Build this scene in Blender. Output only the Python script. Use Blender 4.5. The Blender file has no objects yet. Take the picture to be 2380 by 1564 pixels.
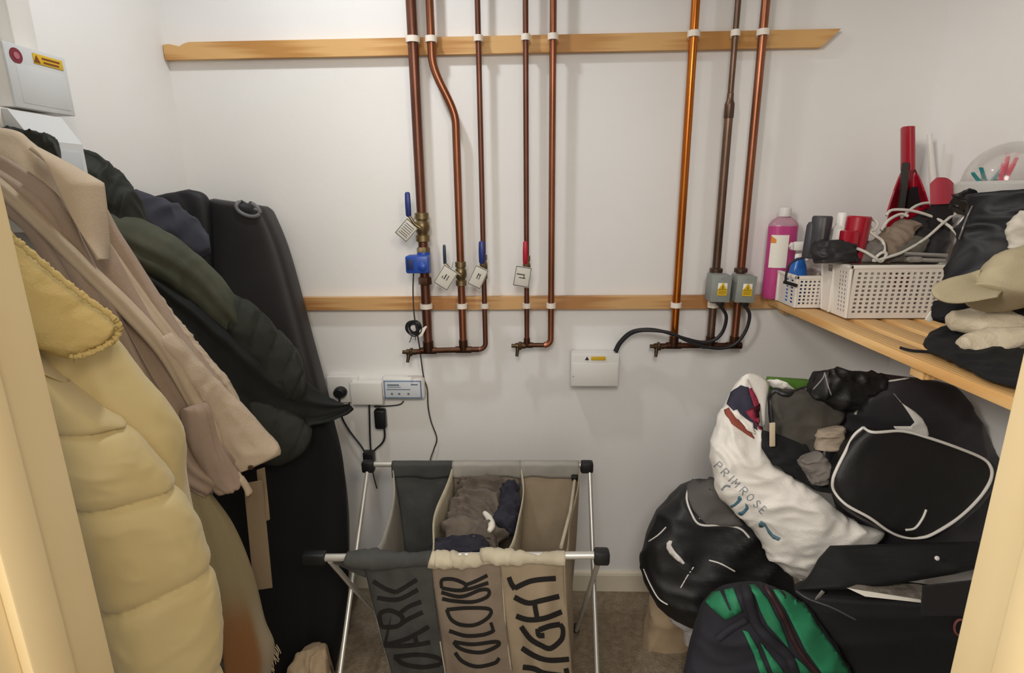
import bpy, bmesh, math, random
import numpy as np
from mathutils import Vector, Matrix, noise, geometry
from mathutils.bvhtree import BVHTree
random.seed(7)
scene = bpy.context.scene
COL = scene.collection

# ------------------------------------------------------------------ camera
W, H, FPX = 2380.0, 1564.0, 1284.0
CAM = Vector((0.0, -1.65, 1.332))
PITCH, YAW, ROLL = math.radians(14.48), math.radians(1.97), math.radians(-0.63)
ROT = (Matrix.Rotation(YAW, 3, 'Z') @ Matrix.Rotation(math.pi/2 - PITCH, 3, 'X') @ Matrix.Rotation(ROLL, 3, 'Z'))
cd = bpy.data.cameras.new('camera'); cam = bpy.data.objects.new('camera', cd); COL.objects.link(cam)
cam.matrix_world = Matrix.Translation(CAM) @ ROT.to_4x4()
cd.sensor_fit = 'HORIZONTAL'; cd.sensor_width = 36.0; cd.lens = 36.0*FPX/W; cd.clip_start = 0.02
scene.camera = cam

# ------------------------------------------------------------------ light
world = bpy.data.worlds.new('world'); scene.world = world; world.use_nodes = True
bg = world.node_tree.nodes['Background']
bg.inputs[0].default_value = (1.0, 0.96, 0.92, 1); bg.inputs[1].default_value = 0.90
def area(name, loc, target, size, power, color, shape='DISK'):
    l = bpy.data.lights.new(name, 'AREA'); l.shape = shape; l.size = size; l.energy = power; l.color = color
    o = bpy.data.objects.new(name, l); COL.objects.link(o); o.location = loc
    o.rotation_euler = (Vector(target) - Vector(loc)).to_track_quat('-Z', 'Y').to_euler()
    return o
area('closet_ceiling_lamp', (-0.46, -0.48, 2.262), (-0.46, -0.48, 0), 0.085, 5.4, (0.95, 0.98, 1.0))
area('hall_fill_light', (-1.15, -2.35, 2.05), (0.5, -0.8, 1.1), 0.5, 39.0, (1.0, 0.93, 0.84))  # unseen hall light from the left, inferred from the bright right jamb
area('hall_fill_light', (0.75, -2.5, 2.2), (-0.5, -1.0, 0.9), 0.5, 11.0, (1.0, 0.84, 0.62))  # unseen light added to warm the left jamb and the coats
area('hall_fill_light', (-0.10, -2.6, 2.2), (0.1, -0.8, 1.0), 0.6, 19.0, (1.0, 0.93, 0.84))  # unseen fill added in line with the doorway, lifts the back wall
vs = scene.view_settings
vs.view_transform = 'Standard'; vs.look = 'None'; vs.gamma = 1.0; vs.use_curve_mapping = False; vs.exposure = 0.0

# ------------------------------------------------------------------ helpers
def ray(px, py):
    return (ROT @ Vector(((px - W/2)/FPX, -(py - H/2)/FPX, -1.0)))
def PY(px, py, Y):
    d = ray(px, py); return CAM + d*((Y - CAM.y)/d.y)
def PX(px, py, X):
    d = ray(px, py); return CAM + d*((X - CAM.x)/d.x)
def PZ(px, py, Z):
    d = ray(px, py); return CAM + d*((Z - CAM.z)/d.z)

def lin(c):
    if isinstance(c, str):
        c = [int(c[i:i+2], 16)/255 for i in (0, 2, 4)]
    return tuple(((x/12.92) if x <= .04045 else ((x+.055)/1.055)**2.4) for x in c[:3]) + (1.0,)

MATS = {}
def mat(name, col, rough=.6, metal=0.0, col2=None, scale=8.0, bump=0.0, bscale=120.0, stretch=(1,1,1),
        sheen=0.0, spec=0.5, detail=4.0, alpha=1.0, trans=0.0, wave=None, contrast=(.35,.65), bump2=0.0, b2scale=14.0, coat=0.0, spots=None):
    if name in MATS: return MATS[name]
    m = bpy.data.materials.new(name); m.use_nodes = True
    nt = m.node_tree; N = nt.nodes; Lk = nt.links; b = N['Principled BSDF']
    b.inputs['Roughness'].default_value = rough; b.inputs['Metallic'].default_value = metal
    b.inputs['Specular IOR Level'].default_value = spec
    if sheen: b.inputs['Sheen Weight'].default_value = sheen
    if coat: b.inputs['Coat Weight'].default_value = coat
    if alpha < 1: b.inputs['Alpha'].default_value = alpha
    if trans: b.inputs['Transmission Weight'].default_value = trans; b.inputs['IOR'].default_value = 1.35
    tc = N.new('ShaderNodeTexCoord'); mp = N.new('ShaderNodeMapping'); mp.inputs['Scale'].default_value = stretch
    Lk.new(tc.outputs['Object'], mp.inputs['Vector'])
    c1 = lin(col)
    if col2:
        if wave:
            n = N.new('ShaderNodeTexWave'); n.inputs['Scale'].default_value = scale; n.inputs['Distortion'].default_value = wave
            n.inputs['Detail'].default_value = detail; n.inputs['Detail Scale'].default_value = 1.2; o = n.outputs['Fac']
            n.bands_direction = 'X'
        else:
            n = N.new('ShaderNodeTexNoise'); n.inputs['Scale'].default_value = scale; n.inputs['Detail'].default_value = detail; o = n.outputs['Fac']
        Lk.new(mp.outputs['Vector'], n.inputs['Vector'])
        r = N.new('ShaderNodeValToRGB'); r.color_ramp.elements[0].color = c1; r.color_ramp.elements[1].color = lin(col2)
        r.color_ramp.elements[0].position = contrast[0]; r.color_ramp.elements[1].position = contrast[1]
        Lk.new(o, r.inputs['Fac']); Lk.new(r.outputs['Color'], b.inputs['Base Color'])
    else:
        b.inputs['Base Color'].default_value = c1
    prev = None
    for ly, (amt, sc) in enumerate(((bump, bscale), (bump2, b2scale))):
        if amt:
            n2 = N.new('ShaderNodeTexNoise'); n2.inputs['Scale'].default_value = sc; n2.inputs['Detail'].default_value = 3
            if ly: n2.noise_type = 'RIDGED_MULTIFRACTAL'; n2.inputs['Scale'].default_value = sc*.55; n2.inputs['Distortion'].default_value = .6
            Lk.new(mp.outputs['Vector'], n2.inputs['Vector'])
            bp = N.new('ShaderNodeBump'); bp.inputs['Strength'].default_value = amt; bp.inputs['Distance'].default_value = 0.01
            Lk.new(n2.outputs['Fac'], bp.inputs['Height'])
            if prev: Lk.new(prev.outputs['Normal'], bp.inputs['Normal'])
            prev = bp
    if prev: Lk.new(prev.outputs['Normal'], b.inputs['Normal'])
    MATS[name] = m; return m

class MB:
    """collects shapes in world coordinates; build() links them as one mesh object"""
    def __init__(s): s.v = []; s.f = []
    def add(s, vs, fs):
        o = len(s.v); s.v += [Vector(p) for p in vs]; s.f += [tuple(i+o for i in f) for f in fs]; return s
    def bm(s, b):
        b.verts.ensure_lookup_table(); b.verts.index_update()
        s.add([v.co.copy() for v in b.verts], [tuple(v.index for v in f.verts) for f in b.faces]); b.free(); return s
    def box(s, c, size, bev=0.0, rot=None, seg=2):
        b = bmesh.new(); bmesh.ops.create_cube(b, size=1.0)
        bmesh.ops.scale(b, vec=size, verts=b.verts)
        if bev: bmesh.ops.bevel(b, geom=list(b.edges), offset=bev, segments=seg, affect='EDGES', profile=.5)
        if rot is not None: bmesh.ops.transform(b, matrix=rot.to_4x4(), verts=b.verts)
        bmesh.ops.translate(b, vec=Vector(c), verts=b.verts); return s.bm(b)
    def tube(s, pts, r, n=12, cap=True, flat=None):
        pts = [Vector(p) for p in pts]; k = len(pts); rr = r if hasattr(r, '__len__') else [r]*k
        T = [(pts[min(i+1, k-1)] - pts[max(i-1, 0)]).normalized() for i in range(k)]
        up = Vector((0, 0, 1)) if abs(T[0].z) < .9 else Vector((0, 1, 0))
        N0 = (up - T[0]*up.dot(T[0])).normalized(); vs = []; fs = []
        for i in range(k):
            N0 = (N0 - T[i]*N0.dot(T[i]))
            N0 = N0.normalized() if N0.length > 1e-6 else T[i].orthogonal().normalized()
            B = T[i].cross(N0)
            for j in range(n):
                a = 2*math.pi*j/n
                x, y = math.cos(a), math.sin(a)
                if flat: y *= flat
                vs.append(pts[i] + (N0*x + B*y)*rr[i])
        for i in range(k-1):
            for j in range(n):
                a, b = i*n+j, i*n+(j+1) % n
                fs.append((a, b, b+n, a+n))
        if cap: fs.append(tuple(range(n-1, -1, -1))); fs.append(tuple(range((k-1)*n, k*n)))
        return s.add(vs, fs)
    def cyl(s, p0, p1, r, n=16, r2=None): return s.tube([p0, p1], [r, r if r2 is None else r2], n)
    def lathe(s, base, prof, n=24, axis=(0, 0, 1), sx=1.0, sy=1.0, caps=True):
        ax = Vector(axis).normalized(); q = ax.to_track_quat('Z', 'Y'); vs = []; fs = []; base = Vector(base)
        for (r, z) in prof:
            for j in range(n):
                a = 2*math.pi*j/n; vs.append(base + q @ Vector((r*math.cos(a)*sx, r*math.sin(a)*sy, z)))
        for i in range(len(prof)-1):
            for j in range(n):
                a, b = i*n+j, i*n+(j+1) % n; fs.append((a, b, b+n, a+n))
        if caps: fs.append(tuple(range(n-1, -1, -1))); fs.append(tuple(range((len(prof)-1)*n, len(prof)*n)))
        return s.add(vs, fs)
    def prism(s, poly, vec):
        poly = [Vector(p) for p in poly]; vec = Vector(vec); n = len(poly)
        vs = poly + [p+vec for p in poly]
        fs = [tuple(range(n-1, -1, -1)), tuple(range(n, 2*n))] + [(i, (i+1) % n, (i+1) % n+n, i+n) for i in range(n)]
        return s.add(vs, fs)
    def sheet(s, fn, nu, nv, th=0.002, closed_u=False):
        """open cloth sheet fn(u,v)->Vector with real thickness"""
        G = [[Vector(fn(i/nu, j/nv)) for i in range(nu+1)] for j in range(nv+1)]
        Nn = []
        for j in range(nv+1):
            row = []
            for i in range(nu+1):
                a = G[j][min(i+1, nu)] - G[j][max(i-1, 0)]; b = G[min(j+1, nv)][i] - G[max(j-1, 0)][i]
                c = a.cross(b); row.append(c.normalized() if c.length > 1e-12 else Vector((0, -1, 0)))
            Nn.append(row)
        w = nu+1; vs = []; fs = []
        for sgn in (.5, -.5):
            for j in range(nv+1):
                for i in range(w): vs.append(G[j][i] + Nn[j][i]*th*sgn)
        o = w*(nv+1)
        for j in range(nv):
            for i in range(nu):
                a = j*w+i; fs.append((a, a+1, a+1+w, a+w)); fs.append((o+a, o+a+w, o+a+1+w, o+a+1))
        for i in range(nu):
            fs.append((i+1, i, o+i, o+i+1)); a = nv*w+i; fs.append((a, a+1, o+a+1, o+a))
        for j in range(nv):
            a = j*w; fs.append((a, a+w, o+a+w, o+a)); a = j*w+nu; fs.append((a+w, a, o+a, o+a+w))
        return s.add(vs, fs)
    def build(s, name, m, parent=None, smooth=True, angle=40):
        vs = s.v
        lo = Vector((min(p.x for p in vs), min(p.y for p in vs), min(p.z for p in vs)))
        hi = Vector((max(p.x for p in vs), max(p.y for p in vs), max(p.z for p in vs)))
        c = (lo+hi)/2
        if parent is None: c.z = lo.z
        me = bpy.data.meshes.new(name)
        me.from_pydata([tuple(p-c) for p in vs], [], s.f); me.update()
        b = bmesh.new(); b.from_mesh(me); bmesh.ops.recalc_face_normals(b, faces=b.faces); b.to_mesh(me); b.free()
        me.materials.append(m)
        if smooth:
            me.polygons.foreach_set('use_smooth', [True]*len(me.polygons))
            if angle < 180: me.set_sharp_from_angle(angle=math.radians(angle))
        o = bpy.data.objects.new(name, me); COL.objects.link(o); o.location = c
        if parent is not None:
            o.parent = parent; o.matrix_parent_inverse = Matrix.Translation(-WLOC[parent.name])
        WLOC[o.name] = Vector(c); SURF[o.name] = (list(vs), list(s.f))
        return o
WLOC = {}; SURF = {}; BV = {}
def thing(name, loc, label, cat, group=None):
    o = bpy.data.objects.new(name, None); COL.objects.link(o); o.location = loc; o.empty_display_size = .05
    WLOC[o.name] = Vector(loc); return tag(o, label, cat, group)
def tag(o, label, cat, group=None):
    o['label'] = label; o['category'] = cat
    if group: o['group'] = group
    return o
def struct(o): o['kind'] = 'structure'; return o

def crom(pts, m):
    P = [np.array(p, float) for p in pts]; k = len(P); out = []
    for q in range(m+1):
        t = q/m*(k-1); i = min(int(t), k-2); f = t-i
        p0, p1, p2, p3 = P[max(i-1, 0)], P[i], P[i+1], P[min(i+2, k-1)]
        out.append(.5*((2*p1)+(-p0+p2)*f+(2*p0-5*p1+4*p2-p3)*f*f+(-p0+3*p1-3*p2+p3)*f**3))
    return out
def smooth_path(pts, m=40): return [Vector(p) for p in crom(pts, m)]
def pp(lst):  # [(px,py,Y)] -> world points
    return [PY(*p) for p in lst]

def nz(p, f, seed=0.0): return noise.noise(Vector((p[0]*f+seed, p[1]*f+seed*1.7, p[2]*f-seed)))
def ridge(p, f, seed=0.0): return 1.0-2.0*abs(nz(p, f, seed))
def wrink(amp, f, seed=0.0, st=(1, 1, 1)):
    """crumpled cloth: sharp crests on a soft swell"""
    def fn(s, t, p):
        q = (p[0]*st[0], p[1]*st[1], p[2]*st[2])
        a = nz(q, f*.7, seed+20)*.5/f; b = nz(q, f*.7, seed+30)*.5/f
        q = (q[0]+a, q[1]+b, q[2]+a-b)
        r1 = (1-min(1, 1.7*abs(nz(q, f, seed))))**2; r2 = (1-min(1, 1.7*abs(nz(q, f*2.1, seed+5))))**2
        return amp*(0.75*r1+0.40*r2+.6*nz(q, f*.45, seed+9)-.45)
    return fn
def folds(amp, k, seed=0.0, sway=1.0, w=None):
    """long hanging folds running along a garment"""
    def fn(s, t, p):
        ph = k*s+seed+sway*2.0*noise.noise(Vector((t*2.2+seed, s*.8, seed)))
        v = math.sin(ph)*.6+.4*math.sin(ph*1.9+1+seed)
        return amp*(v if v > 0 else v*.6)+(w(s, t, p) if w else 0)
    return fn
def quilt(amp, seams, slant=0.0, w=None):
    """padded channels; seams are positions along the garment"""
    def fn(s, t, p):
        tt = t+slant*s; e = [-.2]+list(seams)+[1.2]
        for a, b in zip(e, e[1:]):
            if a <= tt < b:
                x = (tt-a)/(b-a)*2-1; o = .55*math.sqrt(max(0, 1-x*x))+.45*(1-abs(x)**14); break
        else: o = 0
        return amp*(o-.75)+(w(s, t, p) if w else 0)
    return fn
def pillow(name, L, R, m_, parent=None, tf=.05, tb=.05, d=(.25, -.95, .15), n=40, m=48, disp=None, p_exp=.75, endr=(1, 1), build=True, mb=None):
    """soft body: silhouette contours L and R (px,py,Y) lofted with real front and back depth"""
    A = [np.array(v) for v in crom([tuple(PY(*p)) for p in L], m)]
    B = [np.array(v) for v in crom([tuple(PY(*p)) for p in R], m)]
    TF = crom([[x] for x in (tf if hasattr(tf, '__len__') else [tf, tf])], m); TB = crom([[x] for x in (tb if hasattr(tb, '__len__') else [tb, tb])], m)
    dv = np.array(d, float); dv /= np.linalg.norm(dv); vs = []; fs = []
    for i in range(m+1):
        t = i/m; c = (A[i]+B[i])/2; w = (B[i]-A[i])/2; wl = np.linalg.norm(w)+1e-9
        dd = dv - w*(dv@w)/wl**2; dd /= np.linalg.norm(dd)+1e-9
        e = 1.0
        if endr[0] and t < .12*endr[0]: e = math.sqrt(max(.0, 1-(1-t/(.12*endr[0]))**2))*.85+.15
        if endr[1] and t > 1-.12*endr[1]: e = min(e, math.sqrt(max(0, 1-(1-(1-t)/(.12*endr[1]))**2))*.85+.15)
        for j in range(n):
            a = 2*math.pi*j/n; ca, sa = math.cos(a), math.sin(a)
            x = -math.copysign(abs(ca)**p_exp, ca); y = math.copysign(abs(sa)**p_exp, sa)
            th = (TF[i][0] if y > 0 else TB[i][0])*e
            p = c + w*x + dd*y*th
            if disp:
                o = (w/wl*x*.35 + dd*y); o = o/(np.linalg.norm(o)+1e-9)
                p = p + o*disp(x, t, p)*(1 if y >= 0 else .5)
            vs.append(Vector(p))
    for i in range(m):
        for j in range(n):
            a, b = i*n+j, i*n+(j+1) % n; fs.append((a, b, b+n, a+n))
    for base in (0, m*n):
        c = sum((vs[base+j] for j in range(n)), Vector())/n; vs.append(c); k = len(vs)-1
        for j in range(n): fs.append((base+j, base+(j+1) % n, k))
    M = mb or MB(); M.add(vs, fs)
    return M.build(name, m_, parent, angle=180) if build else M
def bvh(*objs):
    key = tuple(o.name for o in objs)
    if key not in BV:
        vs = []; fs = []
        for o in objs:
            a, b = SURF[o.name]; k = len(vs); vs += a; fs += [tuple(i+k for i in f) for f in b]
        BV[key] = BVHTree.FromPolygons(vs, fs)
    return BV[key]
def hit(objs, px, py, off=.0015):
    if not isinstance(objs, (list, tuple)): objs = [objs]
    d = ray(px, py).normalized(); loc, nrm, _, _ = bvh(*objs).ray_cast(CAM, d)
    if loc is None:
        loc, nrm, _, _ = bvh(*objs).find_nearest(CAM + d*1.4)
    if nrm.dot(d) > 0: nrm = -nrm
    return loc + nrm*off, nrm
def stroke(objs, pts, r, m=30, off=.0, flat=None, mb=None, n=8):
    """a cord or piping lying on the surface of objs along the picture points pts"""
    q = crom(pts, m); P = [hit(objs, a[0], a[1], off)[0] for a in q]
    P2 = [P[0]]+[(P[i-1]+P[i]*2+P[i+1])/4 for i in range(1, len(P)-1)]+[P[-1]]
    M = mb or MB(); return M.tube(P2, r, n)
def decal(objs, poly, off=.0012, step=8.0, mb=None, th=.0015):
    """a thin patch following the surface of objs inside the outline poly"""
    pts = [Vector((a, b)) for a, b in poly]; n = len(pts); P = []; E = []
    for i in range(n):
        a, b = pts[i], pts[(i+1) % n]; k = max(1, int((b-a).length/step))
        for j in range(k): P.append(a+(b-a)*j/k)
    ne = len(P); E = [(i, (i+1) % ne) for i in range(ne)]
    x0, x1 = min(p.x for p in P), max(p.x for p in P); y0, y1 = min(p.y for p in P), max(p.y for p in P)
    y = y0+step/2
    while y < y1:
        x = x0+step/2
        while x < x1:
            q = Vector((x, y)); ins = False
            for i in range(ne):
                a, b = P[i], P[(i+1) % ne]
                if (a.y > y) != (b.y > y) and x < (b.x-a.x)*(y-a.y)/(b.y-a.y)+a.x: ins = not ins
            if ins and min((q-p).length for p in P[:ne]) > step*.45: P.append(q)
            x += step
        y += step
    r = geometry.delaunay_2d_cdt(P, E, [], 1, 1e-4)
    vv, ff = r[0], r[2]
    T = []; Bt = []
    for v in vv:
        l, nn = hit(objs, v.x, v.y, 0); T.append(l+nn*(off+th)); Bt.append(l+nn*off*.2)
    k = len(T); cnt = {}
    fs = [tuple(f) for f in ff]+[tuple(i+k for i in reversed(f)) for f in ff]
    for f in ff:
        for i in range(len(f)):
            a, b = f[i], f[(i+1) % len(f)]; cnt[(a, b)] = 1
    for (a, b) in cnt:
        if (b, a) not in cnt: fs.append((b, a, a+k, b+k))
    M = mb or MB(); return M.add(T+Bt, fs)

# ------------------------------------------------------------------ room
XL, XR, YF, ZC = -1.005, 1.095, -1.27, 2.30
m_wall = mat('wall_paint', 'f0efee', .75, col2='ecebe9', scale=2.5, bump=.05, bscale=60, detail=3)
m_ceil = mat('ceiling_paint', 'f2f1ee', .85)
m_cream = mat('door_lining_paint', 'dcc89c', .38, col2='d5bf92', scale=3, coat=.15)
m_skirt = mat('skirting_paint', 'e2d8c2', .4)
m_carpet = mat('carpet_beige', 'a8977f', .95, col2='8d7b64', scale=60, bump=.9, bscale=260, contrast=(.3,.7), detail=6)
T = .08
struct(MB().box((0, T/2, ZC/2), (XR-XL+2*T, T, ZC)).build('wall_back', m_wall, smooth=False))
struct(MB().box((XL-T/2, YF/2-.06, ZC/2), (T, -YF+.12, ZC)).build('wall_left', m_wall, smooth=False))
struct(MB().box((XR+T/2, YF/2-.06, ZC/2), (T, -YF+.12, ZC)).build('wall_right', m_wall, smooth=False))
JL, JR = -.368, .349
wf = MB().box(((XL+JL-.03)/2, YF-.06, ZC/2), (JL-.03-XL, .12, ZC)).box(((XR+JR+.03)/2, YF-.06, ZC/2), (XR-JR-.03, .12, ZC))
wf.box(((JL+JR)/2, YF-.06, (2.04+ZC)/2), (JR-JL+.06, .12, ZC-2.04))
struct(wf.build('wall_front', m_wall, smooth=False))
struct(MB().box((0, -1.2, -.02), (3.2, 3.0, .04)).build('floor', m_carpet, smooth=False))
struct(MB().box((0, YF/2-.06, ZC+.03), (XR-XL+2*T, -YF+.12, .06)).build('ceiling', m_ceil, smooth=False))
def skirt(name, p0, p1, nrm):
    p0, p1, nrm = Vector(p0), Vector(p1), Vector(nrm)
    prof = [(0, 0), (.014, 0), (.014, .062), (.011, .070), (.004, .074), (0, .074)]
    poly = [p0 + nrm*a + Vector((0, 0, b)) for a, b in prof]
    return struct(MB().prism(poly, p1-p0).build(name, m_skirt, smooth=False))
skirt('baseboard_back', (XL, 0, 0), (XR, 0, 0), (0, -1, 0))
skirt('baseboard_left', (XL, -.015, 0), (XL, YF, 0), (1, 0, 0))
skirt('baseboard_right', (XR, -.015, 0), (XR, YF, 0), (-1, 0, 0))
# door lining: jamb boards with a planted stop
def lining(name, x, s):
    r = struct(bpy.data.objects.new(name, None)); COL.objects.link(r); r.location = (x, YF-.06, 0); WLOC[r.name] = Vector(r.location)
    MB().box((x+s*.015, YF-.06, 1.02), (.030, .136, 2.04), .002).build('jamb_board', m_cream, r)
    MB().box((x-s*.0045, YF-.05, 1.02), (.009, .032, 2.04), .002).build('door_stop', m_cream, r)
    MB().box((x+s*.051, YF+.008+.008, 1.04), (.062, .016, 2.08), .005).build('architrave', m_cream, r)
    return r
lining('trim_1', JL-.000, -1)
lining('trim_2', JR+.000, 1)
struct(MB().box(((JL+JR)/2, YF-.06, 2.025), (JR-JL, .136, .03), .002).build('trim_3', m_cream))
# closet lamp body on the ceiling (out of view)
lp = thing('ceiling_lamp', (-.46, -.48, ZC-.03), 'round white flush ceiling lamp above the closet', 'lamp')
MB().lathe((-.46, -.48, ZC-.018), [(.10, 0), (.10, .016), (.06, .018)], 28).build('base', m_ceil, lp)
# ------------------------------------------------------------------ battens, pipes and wall boxes
m_pine = mat('pine_batten', 'dcae70', .5, col2='bd8848', scale=3.5, wave=4.0, stretch=(.22, 4, 12), contrast=(.2, .9), bump=.05, bscale=90)
m_pine2 = mat('pine_batten_low', 'd2a66f', .5, col2='b07c48', scale=3.0, wave=5.0, stretch=(.25, 4, 14), contrast=(.2, .9))
m_cop = mat('copper_dull', '85594a', .36, .85, col2='54382d', scale=7, stretch=(1, 1, .5), contrast=(.3, .75))
m_cop_b = mat('copper_bright', 'c87a32', .26, .9, col2='a85c22', scale=6, stretch=(1, 1, .4))
m_cop_d = mat('copper_dark', '6b4632', .42, .8, col2='3f2a1e', scale=10, stretch=(1, 1, .5))
m_cop_m = mat('copper_mid', 'a26a4f', .32, .88, col2='7a4b35', scale=7, stretch=(1, 1, .5))
m_cop_g = mat('copper_greyed', '7d6455', .38, .8, col2='57453a', scale=9, stretch=(1, 1, .5))
m_brass = mat('brass_fitting', '9a8763', .36, .85, col2='6f5f45', scale=30)
m_clip = mat('white_clip_plastic', 'efe6da', .45)
m_blk = mat('black_plastic', '16171a', .45)
m_cable = mat('black_cable', '17161a', .5)
m_wpl = mat('white_plastic', 'e6e4e0', .4)
m_blue = mat('blue_plastic', '1f4aa8', .35)
m_bluelev = mat('blue_lever_sleeve', '26367a', .4)
m_darklev = mat('slate_lever_sleeve', '24344a', .4)
m_redlev = mat('red_lever_sleeve', 'b3162b', .4)
m_card = mat('grey_tag_card', 'c9c6bd', .6)
m_ink = mat('dark_ink', '2c2a2a', .7)
m_gbox = mat('grey_switch_box', '8f948f', .5, col2='868b87', scale=20)
m_yel = mat('yellow_sticker', 'd9b21f', .5)
m_stk = mat('white_sticker', 'eeeade', .5)
m_red = mat('maroon_sticker', '7c2233', .5)

def rough_end(poly_fn): return poly_fn
# upper batten with a torn left end and a mitred right end
zb0, zb1 = PY(600, 137, -.02).z, PY(600, 92, -.02).z
ZU, ZLb = (zb0+zb1)/2, PY(1100, 705, -.02).z
xl = XL+.003; xr = PY(1955, 68, -.02).x; xr2 = PY(1910, 106, -.02).x
hb = .0215
pts = [(xl, -hb), (xr2, -hb), (xr, hb), (-.93, hb), (-.945, hb-.004), (-.957, hb-.010), (-.966, hb-.008), (-.985, hb-.004), (xl, hb-.005)]
b = MB().prism([(x, -.0015, ZU+z) for x, z in pts], (0, -.0185, 0)).build('wall_batten', m_pine, smooth=False)
tag(b, 'long upper pine batten with a slanted cut right end and torn left end', 'batten', 'pipe battens')
b = MB().box(((-.985+.80)/2, -.011, ZLb), (.80+.985, .019, .040), .0012).build('wall_batten', m_pine2, smooth=False)
tag(b, 'lower pine batten running level with the slatted shelf', 'batten', 'pipe battens')
YP = -.047
def pxx(px, py): return PY(px, py, YP)
def vpipe(x, z0, z1, r, path=None):
    return MB().tube(path or [(x, YP, z0), (x, YP, z1)], r, 18)
def clip(x, z, r, label):
    c = thing('pipe_clip', (x, -.022, z), label, 'pipe clip', 'white pipe clips')
    mb = MB()
    def ring(u, v):
        a = math.radians(-50+280*u)+0  # opening faces the room slightly
        R_ = r+.0005
        return (x+math.cos(a+math.pi*.5+.9)*R_, YP+math.sin(a+math.pi*.5+.9)*R_, z-.007+.014*v)
    N_ = 28
    vs = []; fs = []
    for zz in (-.0075, .0075):
        for k in range(N_):
            a = 2*math.pi*k/N_
            for R_ in (r+.0006, r+.0048): vs.append((x+math.cos(a)*R_, YP+math.sin(a)*R_, z+zz))
    for k in range(N_):
        a0 = 2*k; a1 = 2*((k+1) % N_); o = 2*N_
        fs += [(a0, a1, a1+1, a0+1), (o+a0, o+a0+1, o+a1+1, o+a1), (a0+1, a1+1, o+a1+1, o+a0+1), (a0, o+a0, o+a1, a1)]
    mb.add(vs, fs); mb.build('ring', m_clip, c)
    y0 = -.0205; y1 = YP+r+.003
    MB().box((x, (y0+y1)/2, z), (r*1.3, abs(y1-y0)+.001, .014), .002).build('foot', m_clip, c)
ZTOP = ZC-.002
zh1, zh2, zh3 = pxx(1050, 812).z, pxx(1240, 802).z, pxx(1600, 803).z
P1 = pxx(975, 400).x; P2a = pxx(1002, 90).x; P2b = pxx(1070, 600).x; P3 = pxx(1119, 400).x; P4 = pxx(1223, 400).x; P5 = pxx(1283, 400).x
P6 = pxx(1598, 300).x; P7 = pxx(1683, 400).x; P8 = pxx(1743, 400).x
# --- cold water group
g1 = thing('copper_pipework', (P1, YP, zh1), 'left copper pipework of three risers joined low down, with blue levers', 'pipework', 'copper pipework on the wall')
vpipe(P1, zh1, ZTOP, .0140).build('riser_pipe', m_cop, g1)
zb_t, zb_b = pxx(1005, 130).z, pxx(1062, 290).z
dz = zb_t-zb_b
path = [(P2a, YP, ZTOP), (P2a, YP, zb_t)] + [Vector((P2a+(P2b-P2a)*(3*t*t-2*t**3), YP, zb_t-dz*t)) for t in [i/16 for i in range(1, 16)]] + [(P2b, YP, zb_b), (P2b, YP, zh1)]
vpipe(0, 0, 0, .0110, path).build('riser_pipe', m_cop_m, g1)
r_ = .0075
path = [(P3, YP, ZTOP), (P3, YP, zh1+.02)]+[Vector((P3-.02+.02*math.cos(a), YP, zh1+.02-.02*math.sin(a))) for a in [i*math.pi/16 for i in range(1, 9)]]
vpipe(0, 0, 0, r_, path+[Vector((P2b, YP, zh1-.001))]).build('riser_pipe', m_cop, g1)
xh = pxx(945, 820).x
MB().tube([(P3-.02, YP, zh1), (P2b, YP, zh1-.001), (P1, YP, zh1-.004), (xh+.02, YP, zh1-.008)], .0085, 14).build('header_pipe', m_cop_d, g1)
def tee(x, z, r, parent, R2=.0105, down=False):
    MB().cyl((x, YP, z-.002), (x, YP, z+.030), r+.0022, 18).cyl((x-.024, YP, z), (x+.024, YP, z), R2, 16).build('tee_joint', m_cop_d, parent)
tee(P1, zh1-.004, .014, g1); tee(P2b, zh1-.001, .011, g1)
def cock(x, z, parent):
    mb = MB().cyl((x+.03, YP, z), (x, YP, z), .009, 14).cyl((x, YP, z), (x-.012, YP, z), .006, 12)
    mb.cyl((x+.008, YP, z), (x+.004, YP-.012, z-.030), .0065, 12, .0045).box((x+.014, YP, z), (.010, .022, .022), .003)
    mb.build('drain_cock', mat('tarnished_brass', '5e4c36', .45, .8, col2='4a3a2a', scale=30), parent)
cock(xh, zh1-.008, g1)
def lever_valve(x, zc, r, parent, lev_m, lz0, lz1, lx, lw, front=False, body=True, big=1.0):
    mb = MB()
    R_ = r*1.45
    mb.lathe((x, YP, zc-.036*big), [(r*1.15, 0), (R_, .002), (R_, .016*big), (r*1.1, .019*big), (r*1.5, .028*big), (r*1.6, .036*big), (r*1.5, .046*big), (r*1.1, .054*big), (R_, .056*big), (R_, .070*big), (r*1.1, .072*big)], 6 if False else 20)
    v = mb.build('ball_valve', m_brass, parent)
    y = YP-r*1.9
    MB().cyl((x, YP-r*1.2, zc), (x, y-.004, zc), .005, 10).tube([(x, y-.003, zc), ((x+lx)/2, y-.004, zc+(lz0-zc)*.3), (lx, y-.004, lz0)], [.0055, .0045, .004], 10).build('lever_arm', m_brass, v)
    pts_ = [(lx, y-.004, lz0-.004), (lx, y-.005, lz0), (lx, y-.006, (lz0+lz1)/2), (lx, y-.005, lz1-.004), (lx, y-.005, lz1)]
    MB().tube(pts_, [lw*.38, lw*.62, lw*.65, lw*.58, lw*.3], 12, flat=1.6).build('lever_sleeve', lev_m, v)
    return y
def pz_(px, py): return PY(px, py, YP-.02)
ya = lever_valve(P1, pxx(980, 528).z, .0140, g1, m_bluelev, pz_(950, 500).z, pz_(949, 446).z, pz_(950, 470).x, .0080, big=1.15)
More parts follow.
